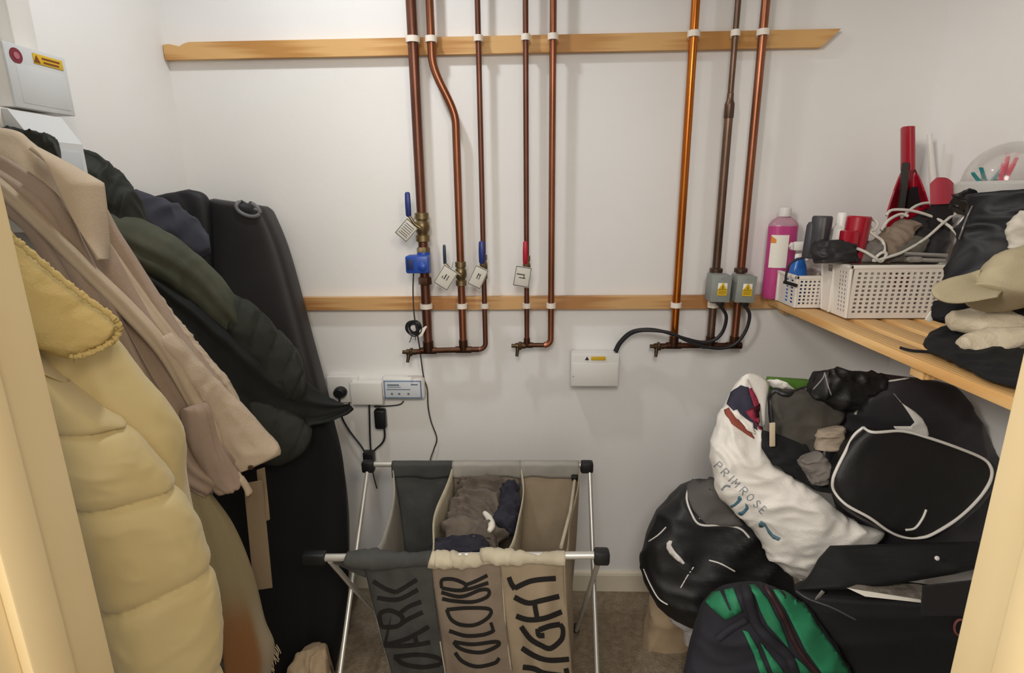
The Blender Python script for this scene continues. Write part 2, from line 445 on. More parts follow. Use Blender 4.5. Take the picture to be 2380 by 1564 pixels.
MB().lathe((P1, YP, pxx(985, 592).z), [(.015, 0), (.019, .002), (.0195, .018), (.0165, .022)], 6).build('compression_nut', m_brass, g1)
MB().lathe((P1, YP, pxx(988, 662).z), [(.0155, 0), (.0195, .002), (.0195, .020), (.017, .024)], 6).build('compression_nut', m_cop_d, g1)
yb = lever_valve(P2b, pxx(1071, 636).z, .0110, g1, m_darklev, pz_(1036, 612).z, pz_(1032, 568).z, pz_(1034, 590).x, .0045)
yc = lever_valve(P3, pxx(1124, 620).z, .0075, g1, m_bluelev, pz_(1120, 610).z, pz_(1119, 560).z, pz_(1120, 590).x, .0090)
# --- hot water group
g2 = thing('copper_pipework', (P4, YP, zh2), 'middle copper pipework of two thin risers with a red lever', 'pipework', 'copper pipework on the wall')
vpipe(P4, zh2, ZTOP, .0075).build('riser_pipe', m_cop, g2)
path = [(P5, YP, ZTOP), (P5, YP, zh2+.02)]+[Vector((P5-.02+.02*math.cos(a), YP, zh2+.02-.02*math.sin(a))) for a in [i*math.pi/16 for i in range(1, 9)]]
vpipe(0, 0, 0, .0092, path).build('riser_pipe', m_cop_m, g2)
xh2 = pxx(1198, 806).x
MB().tube([(P5-.02, YP, zh2), (P4, YP, zh2), (xh2+.01, YP, zh2-.002)], .0070, 14).build('header_pipe', m_cop_d, g2)
MB().cyl((P4, YP, zh2-.002), (P4, YP, zh2+.022), .0095, 16).cyl((P4-.018, YP, zh2), (P4+.018, YP, zh2), .0088, 14).build('tee_joint', m_cop_d, g2)
cock(xh2, zh2-.002, g2)
yd = lever_valve(P4, pxx(1223, 622).z, .0075, g2, m_redlev, pz_(1222, 612).z, pz_(1220, 560).z, pz_(1221, 590).x, .0070)
# --- heating group
g3 = thing('copper_pipework', (P7, YP, zh3), 'right copper pipework of three risers behind the grey switch boxes', 'pipework', 'copper pipework on the wall')
vpipe(P6, zh3, ZTOP, .0112).build('riser_pipe', m_cop_b, g3)
zr = pxx(1697, 238).z
MB().tube([(P7, YP, zr), (P7, YP, ZTOP)], .0075, 16).build('riser_pipe', m_cop_g, g3)
MB().tube([(P7, YP, zh3), (P7, YP, zr-.01)], .0112, 18).build('riser_pipe', m_cop_g, g3)
MB().lathe((P7, YP, zr-.04), [(.0120, 0), (.0128, .003), (.0128, .030), (.0128, .036), (.0095, .044), (.0088, .052), (.0088, .062), (.0078, .063)], 18).build('reducer_joint', m_cop_g, g3)
vpipe(P8, zh3, ZTOP, .0112).build('riser_pipe', m_cop_m, g3)
xh3 = pxx(1520, 806).x
MB().tube([(P8+.012, YP, zh3), (P7, YP, zh3), (P6, YP, zh3), (xh3+.01, YP, zh3-.002)], .0085, 14).build('header_pipe', m_cop_d, g3)
for x in (P6, P7, P8): MB().cyl((x, YP, zh3-.002), (x, YP, zh3+.028), .0135, 18).cyl((x-.022, YP, zh3), (x+.022, YP, zh3), .0104, 16).build('tee_joint', m_cop_d, g3)
cock(xh3, zh3-.002, g3)
for x, py_ in ((P7, 628), (P8, 628)):
    z = pxx(1660, py_).z
    MB().lathe((x, YP, z-.008), [(.013, 0), (.018, .002), (.0185, .013), (.0125, .016)], 20).build('union_nut', m_cop_g, g3)
# --- clips
names = ['the thickest copper pipe', 'the copper pipe with an offset bend', 'the thin pipe beside the bent pipe', 'the thin pipe with the red lever', 'the lone pipe right of the red lever', 'the bright orange pipe', 'the grey-brown pipe with a reducer', 'the rightmost copper pipe']
rad = [.014, .011, .0075, .0075, .0092, .0112, .0112, .0112]
zu = ZU+.009; zl = ZLb-.002
for i, (x, r) in enumerate(zip([P1, P2a, P3, P4, P5, P6, P7, P8], rad)):
    clip(x, zu, .0075 if i == 6 else r, 'white plastic clip on the upper batten around '+names[i])
for i, (x, r) in enumerate(zip([P1, P2b, P3, P4, P5, P6, P7, P8], rad)):
    if i == 7: continue
    clip(x, zl, r, 'white plastic clip on the lower batten around '+names[i])
# --- hanging tags
def tag_card(px, py, w, h, ang, y, label, ink):
    c = PY(px, py, y); rot = Matrix.Rotation(math.radians(ang), 3, 'Y')
    t = thing('valve_tag', (c.x, c.y, c.z-h/2), label, 'tag', 'tags on the valve levers')
    rt = rot @ Matrix.Rotation(math.radians(-8), 3, 'X')
    MB().box(c, (w, .0012, h), .0004, rt).build('card', m_card, t)
    fr = MB()
    fo = .0014
    for (ax, az, sx, sz) in ((0, h*.46, w*.92, .0016), (0, -h*.46, w*.92, .0016), (w*.46, 0, .0012, h*.92), (-w*.46, 0, .0012, h*.92)):
        fr.box(c + rt @ Vector((ax, -fo*.55, az)), (sx, .0008, sz), 0, rt)
    for (ax, az, sx, sz) in ink: fr.box(c + rt @ Vector((ax*w, -fo*.55, az*h)), (sx*w, .0008, sz*h), 0, rt)
    fr.build('printed_lines', m_ink, t, smooth=False)
    top = c + rt @ Vector((0, 0, h*.5))
    MB().tube([top, top+Vector((.003, .002, .008)), top+Vector((.004, .006, .016))], .0007, 6).build('tie', m_ink, t)
yt = YP-.034
tag_card(945, 535, .042, .054, 42, yt, 'grey printed tag hanging on the lever of the thickest pipe', [(0, .28, .7, .03), (0, .16, .7, .03), (0, .04, .7, .03), (0, -.08, .7, .03), (0, -.2, .6, .03), (.0, -.3, .7, .03)])
tag_card(1036, 645, .046, .062, 33, yt, 'pale tag hanging on the slim dark lever of the bent pipe', [(-.05, .02, .07, .26), (.12, .02, .05, .26), (-.2, -.05, .05, .12)])
tag_card(1111, 644, .040, .060, 26, yt, 'pale tag hanging under the wide blue lever', [(-.06, .05, .06, .28), (.1, .05, .05, .28), (.02, .12, .2, .04)])
tag_card(1214, 643, .046, .058, 10, yt, 'pale tag hanging under the red lever', [(-.12, .1, .5, .05), (.1, .02, .05, .22), (.0, -.06, .4, .04)])
# --- blue motorised shut-off valve on the thick pipe
zc = PY(970, 612, -.07).z
va = thing('shutoff_actuator', (P1, YP, zc-.02), 'bright blue motor head clamped on the thickest pipe', 'valve actuator')
xa = PY(945, 612, -.085).x; xb_ = PY(999, 612, -.085).x
mb = MB().box(((xa+xb_)/2, YP-.036, zc), (xb_-xa, .045, .050), .006)
mb.build('housing', m_blue, va)
MB().lathe((P1+.006, YP-.056, zc-.006), [(.013, 0), (.013, .004), (.006, .009)], 20, (0, -1, 0)).build('dial', m_blue, va)
MB().box((xa+.014, YP-.0595, zc+.001), (.018, .0015, .030), .0005).build('label_plate', mat('navy_label', '16255c', .5), va)
MB().lathe((P1, YP, zc-.030), [(.0185, 0), (.0195, .004), (.0195, .055), (.0185, .060)], 20).build('pipe_collar', m_blue, va)
# its thin cable, dropping to the controller and on behind the basket
yl = YP-.03
cab = smooth_path(pp([(961, 636, yl), (960, 680, yl), (963, 735, yl), (974, 800, -.06), (982, 860, -.03), (986, 882, -.014), (993, 905, -.012), (995, 945, -.010), (1002, 980, -.010), (1015, 1018, -.010), (1008, 1045, -.012), (1000, 1072, -.03), (1000, 1120, -.04)]), 80)
tag(MB().tube(cab, .0021, 8).build('sensor_cable', mat('grey_cable', '3a3733', .6), angle=180), 'thin dark cable dropping from the blue motor head past the controller', 'cable')
# coil of spare cable with a white tag
cc = PY(962, 762, -.088)
ck = thing('cable_coil', (cc.x, cc.y, cc.z-.025), 'small coil of black cable hanging before the thickest pipe with a white tag', 'cable coil')
mb = MB()
for k in range(7):
    R_ = .011+.0021*k
    mb.tube([cc+Vector((math.cos(a)*R_, (k % 3)*.0028-.003+.002*math.sin(a*2+k), math.sin(a)*R_*(1+.05*math.sin(3*a+k)))) for a in [2*math.pi*i/28 for i in range(29)]], .0017, 7)
mb.build('coil', m_cable, ck, angle=180)
MB().tube([cc+Vector((-.006, -.004, -.02)), cc+Vector((-.012, -.004, -.038)), cc+Vector((-.016, 0, -.044))], .0012, 6).tube([cc+Vector((.004, -.004, -.02)), cc+Vector((.004, -.004, -.036))], .0011, 6).build('loose_end', m_cable, ck)
tc_ = cc+Vector((.026, -.004, -.011))
MB().prism([tc_+Vector(p) for p in [(-.011, 0, -.016), (-.002, -.001, -.012), (.014, -.003, .016), (.010, -.001, .018), (-.009, 0, .004)]], (0, .0012, 0)).build('paper_tag', m_stk, ck, smooth=False)

# --- white distribution box and the two grey switch boxes
p0, p1 = PY(1326, 898, -.055), PY(1440, 822, -.055)
cx_, cz_ = (p0.x+p1.x)/2, (p0.z+p1.z)/2; w_, h_ = p1.x-p0.x, p1.z-p0.z
db = thing('fuse_box', (cx_, 0, cz_-h_/2), 'small white wall box with a yellow warning strip below the lower batten', 'fuse box', 'white fuse boxes')
MB().box((cx_, -.023, cz_), (w_*.97, .044, h_*.97), .004).build('body', m_wpl, db)
MB().box((cx_, -.050, cz_), (w_, .012, h_), .003).box((cx_, -.0565, cz_-h_*.13), (w_*.94, .002, h_*.70), .001).build('cover', m_wpl, db)
MB().box((cx_-w_*.02+.012, -.0585, cz_+h_*.37), (w_*.30, .0012, h_*.11), .0003).build('warning_label', m_yel, db)
MB().prism([(cx_-w_*.17+x, -.0582, cz_+h_*.32+z) for x, z in ((-.006, 0), (.006, 0), (0, .011))], (0, -.001, 0)).build('warning_triangle', m_ink, db, smooth=False)
MB().lathe((cx_-w_*.45, -.057, cz_-h_*.18), [(.0018, 0), (.0018, .002)], 10, (0, -1, 0)).build('screw', m_gbox, db)
def gbox(px0, py0, px1, py1, label, skew):
    p0, p1 = PY(px0, py1, -.115), PY(px1, py0, -.115); c = (p0+p1)/2; w, h = p1.x-p0.x, p1.z-p0.z
    t = thing('switch_box', (c.x, -.07, c.z-h/2), label, 'switch box', 'grey switch boxes')
    rot = Matrix.Rotation(math.radians(skew), 3, 'Y')
    MB().box((c.x, -.085, c.z), (w, .048, h), .003, rot).build('body', m_gbox, t)
    MB().box((c.x, -.112, c.z), (w*1.0, .006, h*1.0), .002, rot).build('lid', m_gbox, t)
    MB().box(c+rot @ Vector((.003, -.0008, -h*.01)), (w*.47, .001, h*.46), .0004, rot).build('sticker', m_stk, t)
    MB().box(c+rot @ Vector((.003, -.0016, -h*.12)), (w*.49, .001, h*.24), .0003, rot).prism([c+rot @ Vector((.003+a, -.0012, -h*.02+b)) for a, b in ((-.012, 0), (.012, 0), (0, .020))], (0, -.0009, 0)).build('warning_print', m_yel, t, smooth=False)
    mi = MB()
    for q in (-.07, -.12, -.17): mi.box(c+rot @ Vector((.003, -.0023, h*q)), (w*.38, .0005, h*.014), 0, rot)
    mi.prism([c+rot @ Vector((.003+a, -.0020, h*.02+b)) for a, b in ((-.0022, 0), (.0022, 0), (.0003, .011))], (0, -.0006, 0))
    mi.build('print', mat('faded_ink', '6d5a1c', .7), t, smooth=False)
    for q in (.40, -.42): MB().lathe(c+rot @ Vector((0, 0, h*q)), [(.003, 0), (.003, .0016)], 12, (0, -1, 0)).build('screw', m_gbox, t)
    MB().box((c.x+w*.14, -.094, c.z-h*.5-.006), (.020, .020, .014), .004).build('cable_gland', m_blk, t)
    return c, w, h
c1, w1, h1 = gbox(1651, 640, 1702, 703, 'grey switch box with a warning sticker, left of the pair', 1.5)
c2, w2, h2 = gbox(1709, 642, 1760, 704, 'grey switch box with a warning sticker, right one of the pair by the shelf', 2.0)
a0 = Vector((c1.x+w1*.14, -.094, c1.z-h1*.5-.012)); a1 = Vector((c2.x+w2*.14, -.094, c2.z-h2*.5-.012))
e0 = Vector((cx_+w_*.42, -.035, cz_+h_*.5+.002))
cA = smooth_path([a0]+pp([(1688, 735, -.092), (1680, 770, -.088), (1660, 790, -.085), (1630, 795, -.082), (1590, 786, -.080), (1540, 770, -.075), (1500, 765, -.06), (1465, 772, -.045), (1440, 795, -.036)])+[e0], 70)
tag(MB().tube(cA, .0048, 10).build('power_cable', m_cable, angle=180), 'black cable from the left grey switch box to the white wall box', 'cable')
cB = smooth_path([a1]+pp([(1742, 730, -.096), (1735, 765, -.096), (1712, 797, -.094), (1680, 809, -.092), (1640, 806, -.090), (1600, 793, -.088), (1555, 773, -.084), (1500, 768, -.072), (1468, 775, -.055), (1443, 797, -.046)])+[e0+Vector((.003, -.011, 0))], 70)
tag(MB().tube(cB, .0048, 10).build('power_cable', m_cable, angle=180), 'black cable looping from the right grey switch box to the white wall box', 'cable')
q = pp([(1484, 762, -.078), (1502, 761, -.080)])

# --- controller, junction box, socket and plugs at the left
def wbox(px0, py0, px1, py1, y0, y1, bev=.004):
    p0, p1 = PY(px0, py1, y1), PY(px1, py0, y1)
    return (p0+p1)/2, p1.x-p0.x, p1.z-p0.z
c, w, h = wbox(889, 878, 984, 929, 0, -.035)
ct = thing('leak_controller', (c.x, 0, c.z-h/2), 'white control unit with a blue-framed printed panel right of the junction box', 'control unit')
MB().box((c.x, -.018, c.z), (w, .034, h), .010, seg=3).build('housing', m_wpl, ct)
MB().box((c.x, -.0357, c.z-.002), (w*.89, .0014, h*.80), .0005).build('panel_frame', mat('slate_blue_print', '6b86ad', .5), ct)
MB().box((c.x, -.0366, c.z-.002), (w*.83, .001, h*.70), .0003).build('panel', mat('pale_panel', 'd6dbe2', .45), ct)
mi = MB()
mi.box((c.x-w*.22, -.0373, c.z+h*.18), (w*.28, .0005, h*.06)).box((c.x+w*.28, -.0373, c.z+h*.2), (w*.16, .0005, h*.05)).box((c.x-w*.1, -.0373, c.z-h*.02), (w*.56, .0005, h*.035)).box((c.x-w*.2, -.0373, c.z+h*.09), (w*.32, .0005, h*.025))
for q_ in (-.26, -.09, .13): mi.lathe((c.x+w*q_, -.0371, c.z-h*.22), [(.0036, 0), (.0036, .0006)], 12, (0, -1, 0))
mi.build('printed_marks', mat('grey_blue_ink', '5c6f80', .6), ct, smooth=False)
c, w, h = wbox(817, 890, 886, 941, 0, -.045)
jb = thing('junction_box', (c.x, 0, c.z-h/2), 'plain white square junction box between the socket and the control unit', 'junction box')
MB().box((c.x, -.020, c.z), (w*.97, .038, h*.97), .003).build('body', m_wpl, jb)
MB().box((c.x, -.042, c.z), (w, .008, h), .003).build('cover', m_wpl, jb)
c, w, h = wbox(764, 876, 830, 935, 0, -.022)
sk = thing('wall_socket', (c.x, 0, c.z-h/2), 'white wall socket half hidden behind the dark green coat', 'socket')
MB().box((c.x, -.009, c.z), (w, .016, h), .003).build('back_box', m_wpl, sk)
MB().box((c.x, -.0195, c.z), (w, .006, h), .002).build('face_plate', m_wpl, sk)
for q in (.3, -.3): MB().box((c.x+w*.36, -.0235, c.z+h*q), (.008, .004, .012), .001).build('rocker_switch', m_wpl, sk)
pc = PY(789, 914, -.04)
pl = thing('mains_plug', (pc.x, -.024, pc.z-.02), 'black mains plug pushed into the white socket', 'plug')
MB().lathe((pc.x, -.024, pc.z), [(.020, 0), (.021, .006), (.019, .020), (.014, .026)], 20, (0, -1, 0), 1, .9).build('body', m_blk, pl)
MB().tube(smooth_path(pp([(789, 918, -.045), (790, 950, -.03), (797, 975, -.02), (815, 1005, -.02), (838, 1035, -.025), (850, 1055, -.03)]), 40), .0028, 8).build('cord', m_cable, pl, angle=180)
ac = PY(883, 975, -.03)
ad = thing('power_adapter', (ac.x, -.02, ac.z-.03), 'black power adapter hanging on its cord under the junction box', 'adapter')
MB().box((ac.x, -.022, ac.z), (.036, .026, .066), .007, seg=3).build('body', m_blk, ad)
MB().tube(smooth_path([(ac.x, -.022, ac.z+.03), (ac.x-.004, -.02, ac.z+.04), PY(872, 945, -.015), PY(925, 941, -.010), PY(938, 932, -.012)], 24), .0018, 8).build('lead', m_cable, ad, angle=180)
MB().tube(smooth_path(pp([(893, 995, -.022), (894, 1015, -.022), (888, 1030, -.022), (872, 1045, -.025), (866, 1056, -.03)]), 30), .0030, 8).build('cord', m_cable, ad, angle=180)
tag(MB().tube(smooth_path(pp([(858, 941, -.02), (859, 980, -.02), (860, 1020, -.02), (862, 1056, -.03)]), 20), .0026, 8).build('flex_cable', m_cable, angle=180), 'straight black flex hanging from the junction box', 'cable')
tk = PY(858, 1062, -.035)
tb_ = thing('cable_block', (tk.x, -.03, tk.z-.02), 'black block gathering the three hanging cables above the basket corner', 'cable connector')
MB().box((tk.x, -.035, tk.z), (.034, .030, .040), .004).build('block', m_blk, tb_)
MB().tube(smooth_path(pp([(862, 1075, -.035), (868, 1105, -.035), (876, 1135, -.03)]), 14), .002, 8).build('tail', m_cable, tb_)

# --- fuse boxes and trunking on the left wall
def lw(px, py, X=XL+.05): return PX(px, py, X)
a, b_ = lw(3, 93, XL+.075), lw(150, 140, XL+.075)
y0, y1, zt = a.y, b_.y, a.z; zbm = lw(100, 258, XL+.075).z
fb = thing('fuse_box', (XL, (y0+y1)/2, zbm), 'tall white fuse box high on the left wall with a round maroon sticker', 'fuse box', 'white fuse boxes')
hh_ = zt-zbm; yc_ = (y0+y1)/2
MB().box((XL+.0365, yc_, (zt+zbm)/2), (.069, y1-y0, hh_), .003).build('body', m_wpl, fb)
MB().box((XL+.073, yc_, (zt+zbm)/2), (.006, y1-y0, hh_), .002).box((XL+.0758, yc_+.004, (zt+zbm)/2-.012), (.002, (y1-y0)*.80, hh_*.62), .001).build('cover', mat('grey_white_plastic', 'cfd2d4', .4), fb)
MB().lathe((XL+.0762, y0+(y1-y0)*.16, zt-.020), [(.013, 0), (.013, .001)], 20, (1, 0, 0)).build('round_sticker', m_red, fb, smooth=False)
MB().lathe((XL+.0775, y0+(y1-y0)*.16, zt-.020), [(.006, 0), (.006, .0006)], 16, (1, 0, 0)).build('sticker_mark', mat('pinkish_ink', 'b46a76', .6), fb, smooth=False)
yy = y0+(y1-y0)*.68
MB().box((XL+.0766, yy, zt-.016), (.001, (y1-y0)*.50, .018), .0003).build('warning_label', m_yel, fb)
MB().box((XL+.0775, yy+(y1-y0)*.04, zt-.013), (.0006, (y1-y0)*.30, .003)).box((XL+.0775, yy+(y1-y0)*.04, zt-.020), (.0006, (y1-y0)*.26, .003)).prism([(XL+.0772, yy-(y1-y0)*.20+q, zt-.023+z) for q, z in ((-.007, 0), (.007, 0), (0, .013))], (.0006, 0, 0)).build('label_print', mat('brown_ink', '7a3d16', .6), fb, smooth=False)
a, b_ = lw(52, 246, XL+.11), lw(183, 274, XL+.11); zt2 = a.z; zb2 = zt2-.22; y20, y21 = a.y, b_.y
f2 = thing('fuse_box', (XL, (y20+y21)/2, zb2), 'white fuse box with a hinged cover, below the stickered one on the left wall', 'fuse box', 'white fuse boxes')
MB().box((XL+.034, (y20+y21)/2, (zt2+zb2)/2), (.064, y21-y20, zt2-zb2), .003).build('body', m_wpl, f2)
yb0, yb1 = y20+.004, y21-.004
MB().prism([(XL+.067, yb0, zt2-.002), (XL+.078, yb0, zt2-.004), (XL+.110, yb0, zt2-.055), (XL+.110, yb0, zb2+.01), (XL+.067, yb0, zb2+.01)], (0, yb1-yb0, 0)).build('cover', mat('grey_white_plastic2', 'd3d6d7', .4), f2, smooth=False)
MB().box((XL+.111, (yb0+yb1)/2, zt2-.12), (.002, (yb1-yb0)*.82, .10), .001).build('cover_window', mat('pale_grey_window', 'bfc4c8', .3), f2)
ty = (lw(32, 95, XL+.03).y+lw(90, 110, XL+.03).y)/2
tr = thing('cable_trunking', (XL, ty, zt), 'white vertical cable trunking rising from the stickered fuse box', 'trunking')
MB().box((XL+.0135, ty, (zt+ZC)/2), (.025, .05, ZC-zt-.004), .001).build('base', m_wpl, tr)
MB().box((XL+.0285, ty, (zt+ZC)/2), (.004, .052, ZC-zt-.004), .001).build('lid', m_wpl, tr)
# ------------------------------------------------------------------ laundry sorter
m_alu = mat('aluminium_tube', 'd3d1ca', .35, .55)
m_dkf = mat('dark_grey_canvas', '4a4b49', .9, col2='3f403f', scale=20, bump=.25, bscale=500)
m_mdf = mat('taupe_canvas', '8f8172', .9, col2='857767', scale=18, bump=.25, bscale=500)
m_ltf = mat('beige_canvas', 'a8987f', .9, col2='9f8f78', scale=18, bump=.25, bscale=500)
m_crf = mat('cream_canvas', 'c6bda6', .9, col2='b8ae97', scale=25, bump=.25, bscale=400)
m_gry = mat('light_grey_canvas', 'a8a49c', .9, col2='9b978f', scale=18, bump=.2, bscale=500)
m_letter = mat('black_print', '171514', .85)
YB, YFR = -.215, -.600
rb0, rb1 = PY(848, 1079, YB), PY(1372, 1080, YB); rf0, rf1 = PY(738, 1296, YFR), PY(1398, 1290, YFR)
ls = thing('laundry_sorter', (-.15, -.42, 0), 'three-section laundry sorter with DARK, COLOUR and LIGHT bags on an aluminium frame', 'laundry basket')
MB().tube([rb0, rb1], .0075, 14).build('rail', m_alu, ls)
MB().tube([rf0, rf1], .0085, 14).build('rail', m_alu, ls)
for (p, q_) in ((rb0, 1), (rb1, -1)):
    MB().box(p+Vector((q_*.010, 0, -.006)), (.036, .026, .034), .006).build('corner_cap', m_blk, ls)
MB().box(rf0+Vector((-.006, 0, 0)), (.050, .024, .026), .005).build('corner_cap', m_blk, ls)
MB().box(rf1+Vector((.0, 0, -.003)), (.034, .028, .032), .006).build('corner_cap', m_blk, ls)
def leg(a, b):
    MB().tube([a, b], .0062, 12).build('leg', m_alu, ls)
    MB().cyl(b+Vector((0, 0, .022)), b+Vector((0, 0, .001)), .010, 12).build('foot', m_blk, ls)
lb = Vector((rb0.x+.008, YB-.004, rb0.z-.015)); rb = Vector((rb1.x-.002, YB-.004, rb1.z-.015))
tgt = PX(790, 1564, lb.x); k = (lb.z-.004)/(lb.z-tgt.z); leg(lb, lb+(tgt-lb)*k)
tgt = PX(1388, 1564, rb.x); k = (rb.z-.004)/(rb.z-tgt.z); leg(rb, rb+(tgt-rb)*k)
leg(Vector((rf0.x+.025, YFR+.006, rf0.z-.012)), Vector((rf0.x+.02, -.20, .004)))
leg(Vector((rf1.x-.004, YFR+.006, rf1.z-.015)), Vector((rf1.x-.012, -.20, .004)))
# fabric: corner columns of the bag in the picture, then down to the bag floor
topx = [842, 1002, 1162, 1308]; botx = [912, 1036, 1190, 1330]
bkx = [912, 1052, 1210, 1346]
zf = .11
def fcol(px_t, px_b):
    a = PY(px_t, 1300, YFR-.004); b = PY(px_b, 1564, -.545); return a, b
def fpt(i, v):
    a, b = fcol(topx[i], botx[i]); k = (a.z-zf)/(a.z-b.z); e = a+(b-a)*k; e.z = zf
    return a+(e-a)*v
def bpt(i, v):
    a = PY(bkx[i], 1082, YB); e = fpt(i, 1).copy(); e.y = -.30; e.z = zf; e.x = e.x*.9+a.x*.1
    return a+(e-a)*v
def mixp(a, b, u): return a+(b-a)*u
fm = [m_dkf, m_mdf, m_ltf]; nm = ['dark', 'colour', 'light']
lbls = ['dark grey section lettered DARK', 'taupe section lettered COLOUR', 'beige section lettered LIGHT']
FR = []
for i in range(3):
    def ff(u, v, i=i):
        p = mixp(fpt(i, v), fpt(i+1, v), u)
        bul = math.sin(math.pi*u)*.018*min(1, v*3)
        fold = .005*math.sin(u*9+v*3+i)*min(1, v*4)+.004*math.sin(u*17-v*6+i*2)*v+.006*nz((u*3+i*4, v*3, .3), 1.6)
        return p+Vector((0, -bul-fold, 0))
    fp = MB().sheet(ff, 26, 40, .0022).build('front_panel', fm[i], ls, angle=180); fp['label'] = lbls[i]; FR.append(fp)
    def fb_(u, v, i=i):
        p = mixp(bpt(i, v), bpt(i+1, v), u)
        return p+Vector((0, -.008*math.sin(math.pi*u)*v+.006*nz((u*3+i*7, v*4, 1.3), 1.5), 0))
    MB().sheet(fb_, 16, 24, .0022).build('back_panel', [m_dkf, m_mdf, m_ltf][i], ls, angle=180)
    # folded band over the back rail
    def band(u, v, i=i):
        p = mixp(PY(bkx[i], 1079, YB), PY(bkx[i+1], 1079, YB), u)
        z1 = -.036+.003*math.sin(u*7+i*3)
        prof = [(0.004, .0), (0.010, .006), (-.003, .0098), (-.012, .004), (-.0125, -.010), (-.012, z1)]
        k = v*(len(prof)-1); j = min(int(k), len(prof)-2); f = k-j
        y, z = [prof[j][q]+(prof[j+1][q]-prof[j][q])*f for q in (0, 1)]
        return p+Vector((0, y-.002*math.sin(u*13+i)*v, z))
    MB().sheet(band, 22, 15, .002).build('back_band', [m_dkf, m_gry, m_gry][i], ls, angle=180)
    def bot(u, v, i=i): return mixp(mixp(fpt(i, 1), fpt(i+1, 1), u), mixp(bpt(i, 1), bpt(i+1, 1), u), v)
    MB().sheet(bot, 4, 6, .002).build('bag_floor', fm[i], ls)
# side walls and dividers with sagging top edges
sag = [.055, .018, .030, .035]; lean = [.020, -.018, .022, .0]
for i in range(4):
    def sd(u, v, i=i):
        a = bpt(i, v); b = fpt(i, v); p = mixp(a, b, u); s_ = math.sin(math.pi*u)
        p.z -= sag[i]*s_*(1-v); p.x += lean[i]*s_*(1-v*.5)*(1 if i != 3 else -1)+.004*math.sin(u*9+v*4)
        return p
    MB().sheet(sd, 20, 20, .003).build('divider' if i in (1, 2) else 'side_panel', [m_gry, m_crf, m_crf, m_ltf][i], ls, angle=180)
# gathered hem rolled over the front rail
def hem(x0, x1, mat_, rad, drop, seed):
    pts = []; rr = []
    n_ = 34
    for k in range(n_+1):
        t = k/n_; px = x0+(x1-x0)*t
        f = nz((t*6+seed, seed, 0), 1.0); f2 = nz((t*14+seed, 3, seed), 1.0)
        pts.append(PY(px, 1294, YFR)+Vector((0, -.004+.002*f2, -drop(t)+.004*f)))
        rr.append(rad(t)*(1+.18*f2))
    return MB().tube(pts, rr, 16)
hem(806, 1003, m_dkf, lambda t: .0155+.008*math.exp(-((t-.32)/.22)**2), lambda t: .001+.004*math.sin(t*3), 1).build('front_hem', m_dkf, ls, angle=180)
def crumple(mb, a, s):
    for v in mb.v:
        q_ = (v.x, v.y, v.z); v.z += a*ridge(q_, 38, s)+a*.5*nz(q_, 90, s); v.y += a*.8*nz(q_, 60, s+4); 
    return mb
crumple(hem(1000, 1142, m_crf, lambda t: .0165+.003*math.sin(t*5), lambda t: .003+.007*math.sin(t*math.pi), 2), .0045, 2).build('front_hem', m_crf, ls, angle=180)
crumple(hem(1122, 1312, m_crf, lambda t: .0150+.003*math.sin(t*7), lambda t: .000+.003*t-.006*math.exp(-((t-.05)/.1)**2), 3), .003, 6).build('front_hem', m_crf, ls, angle=180)
# slack corner of the side gusset at the left, support cord at the right
def gus(u, v):
    a = PY(752, 1304, YFR+.004); b = PY(842, 1312, YFR+.002); c = PY(868, 1345, YFR+.02)
    return mixp(mixp(a, b, u), mixp(a, c, u), v)+Vector((0, .004*math.sin(u*6), 0))
MB().sheet(gus, 10, 5, .002).build('gusset', m_dkf, ls)
sp0, sp1 = PY(1336, 1114, YB-.018), PY(1304, 1272, YFR+.045)
MB().tube([sp0, mixp(sp0, sp1, .5)+Vector((.004, 0, -.006)), sp1], .0042, 10).build('support_cord', m_crf, ls)
MB().box(sp0+Vector((0, 0, .006)), (.020, .016, .016), .004).build('cord_clip', m_blk, ls)
# printed letters, each on its own bag
def zz(a, b): return (720+a/2.984, 1040+b/2.984)
def ribbon(pts, w, k=14):
    q_ = [Vector((p[0], p[1])) for p in crom([zz(*p) for p in pts], k)] if len(pts) > 2 else [Vector(zz(*p)) for p in pts]
    Lf = []; Rt = []
    for i in range(len(q_)):
        t = (q_[min(i+1, len(q_)-1)]-q_[max(i-1, 0)]).normalized(); n_ = Vector((-t.y, t.x))
        Lf.append(q_[i]+n_*w/2); Rt.append(q_[i]-n_*w/2)
    return [(p.x, p.y) for p in Lf]+[(p.x, p.y) for p in reversed(Rt)]
def quads(panel, pts, w, mb):
    """letter stroke as a strip of short quads lying on the cloth"""
    q_ = [Vector((p[0], p[1])) for p in crom([zz(*p) for p in pts], 6*(len(pts)-1))]
    A = []; B_ = []
    for i in range(len(q_)):
        t = (q_[min(i+1, len(q_)-1)]-q_[max(i-1, 0)]).normalized(); n_ = Vector((-t.y, t.x))
        for S, sg in ((A, 1), (B_, -1)):
            p = q_[i]+n_*w/2*sg; l, nn = hit(panel, p.x, p.y, 0); S.append((l, nn))
    vs = []; fs = []; n_ = len(A)
    for (S) in (A, B_):
        for (l, nn) in S: vs += [l+nn*.0022, l+nn*.0004]
    o = 2*n_
    for i in range(n_-1):
        a = 2*i; fs += [(a, a+2, o+a+2, o+a), (a+1, o+a+1, o+a+3, a+3), (a, a+1, a+3, a+2), (o+a, o+a+2, o+a+3, o+a+1)]
    fs += [(0, o, o+1, 1), (2*n_-2, 2*n_-1, o+2*n_-1, o+2*n_-2)]
    mb.add(vs, fs)
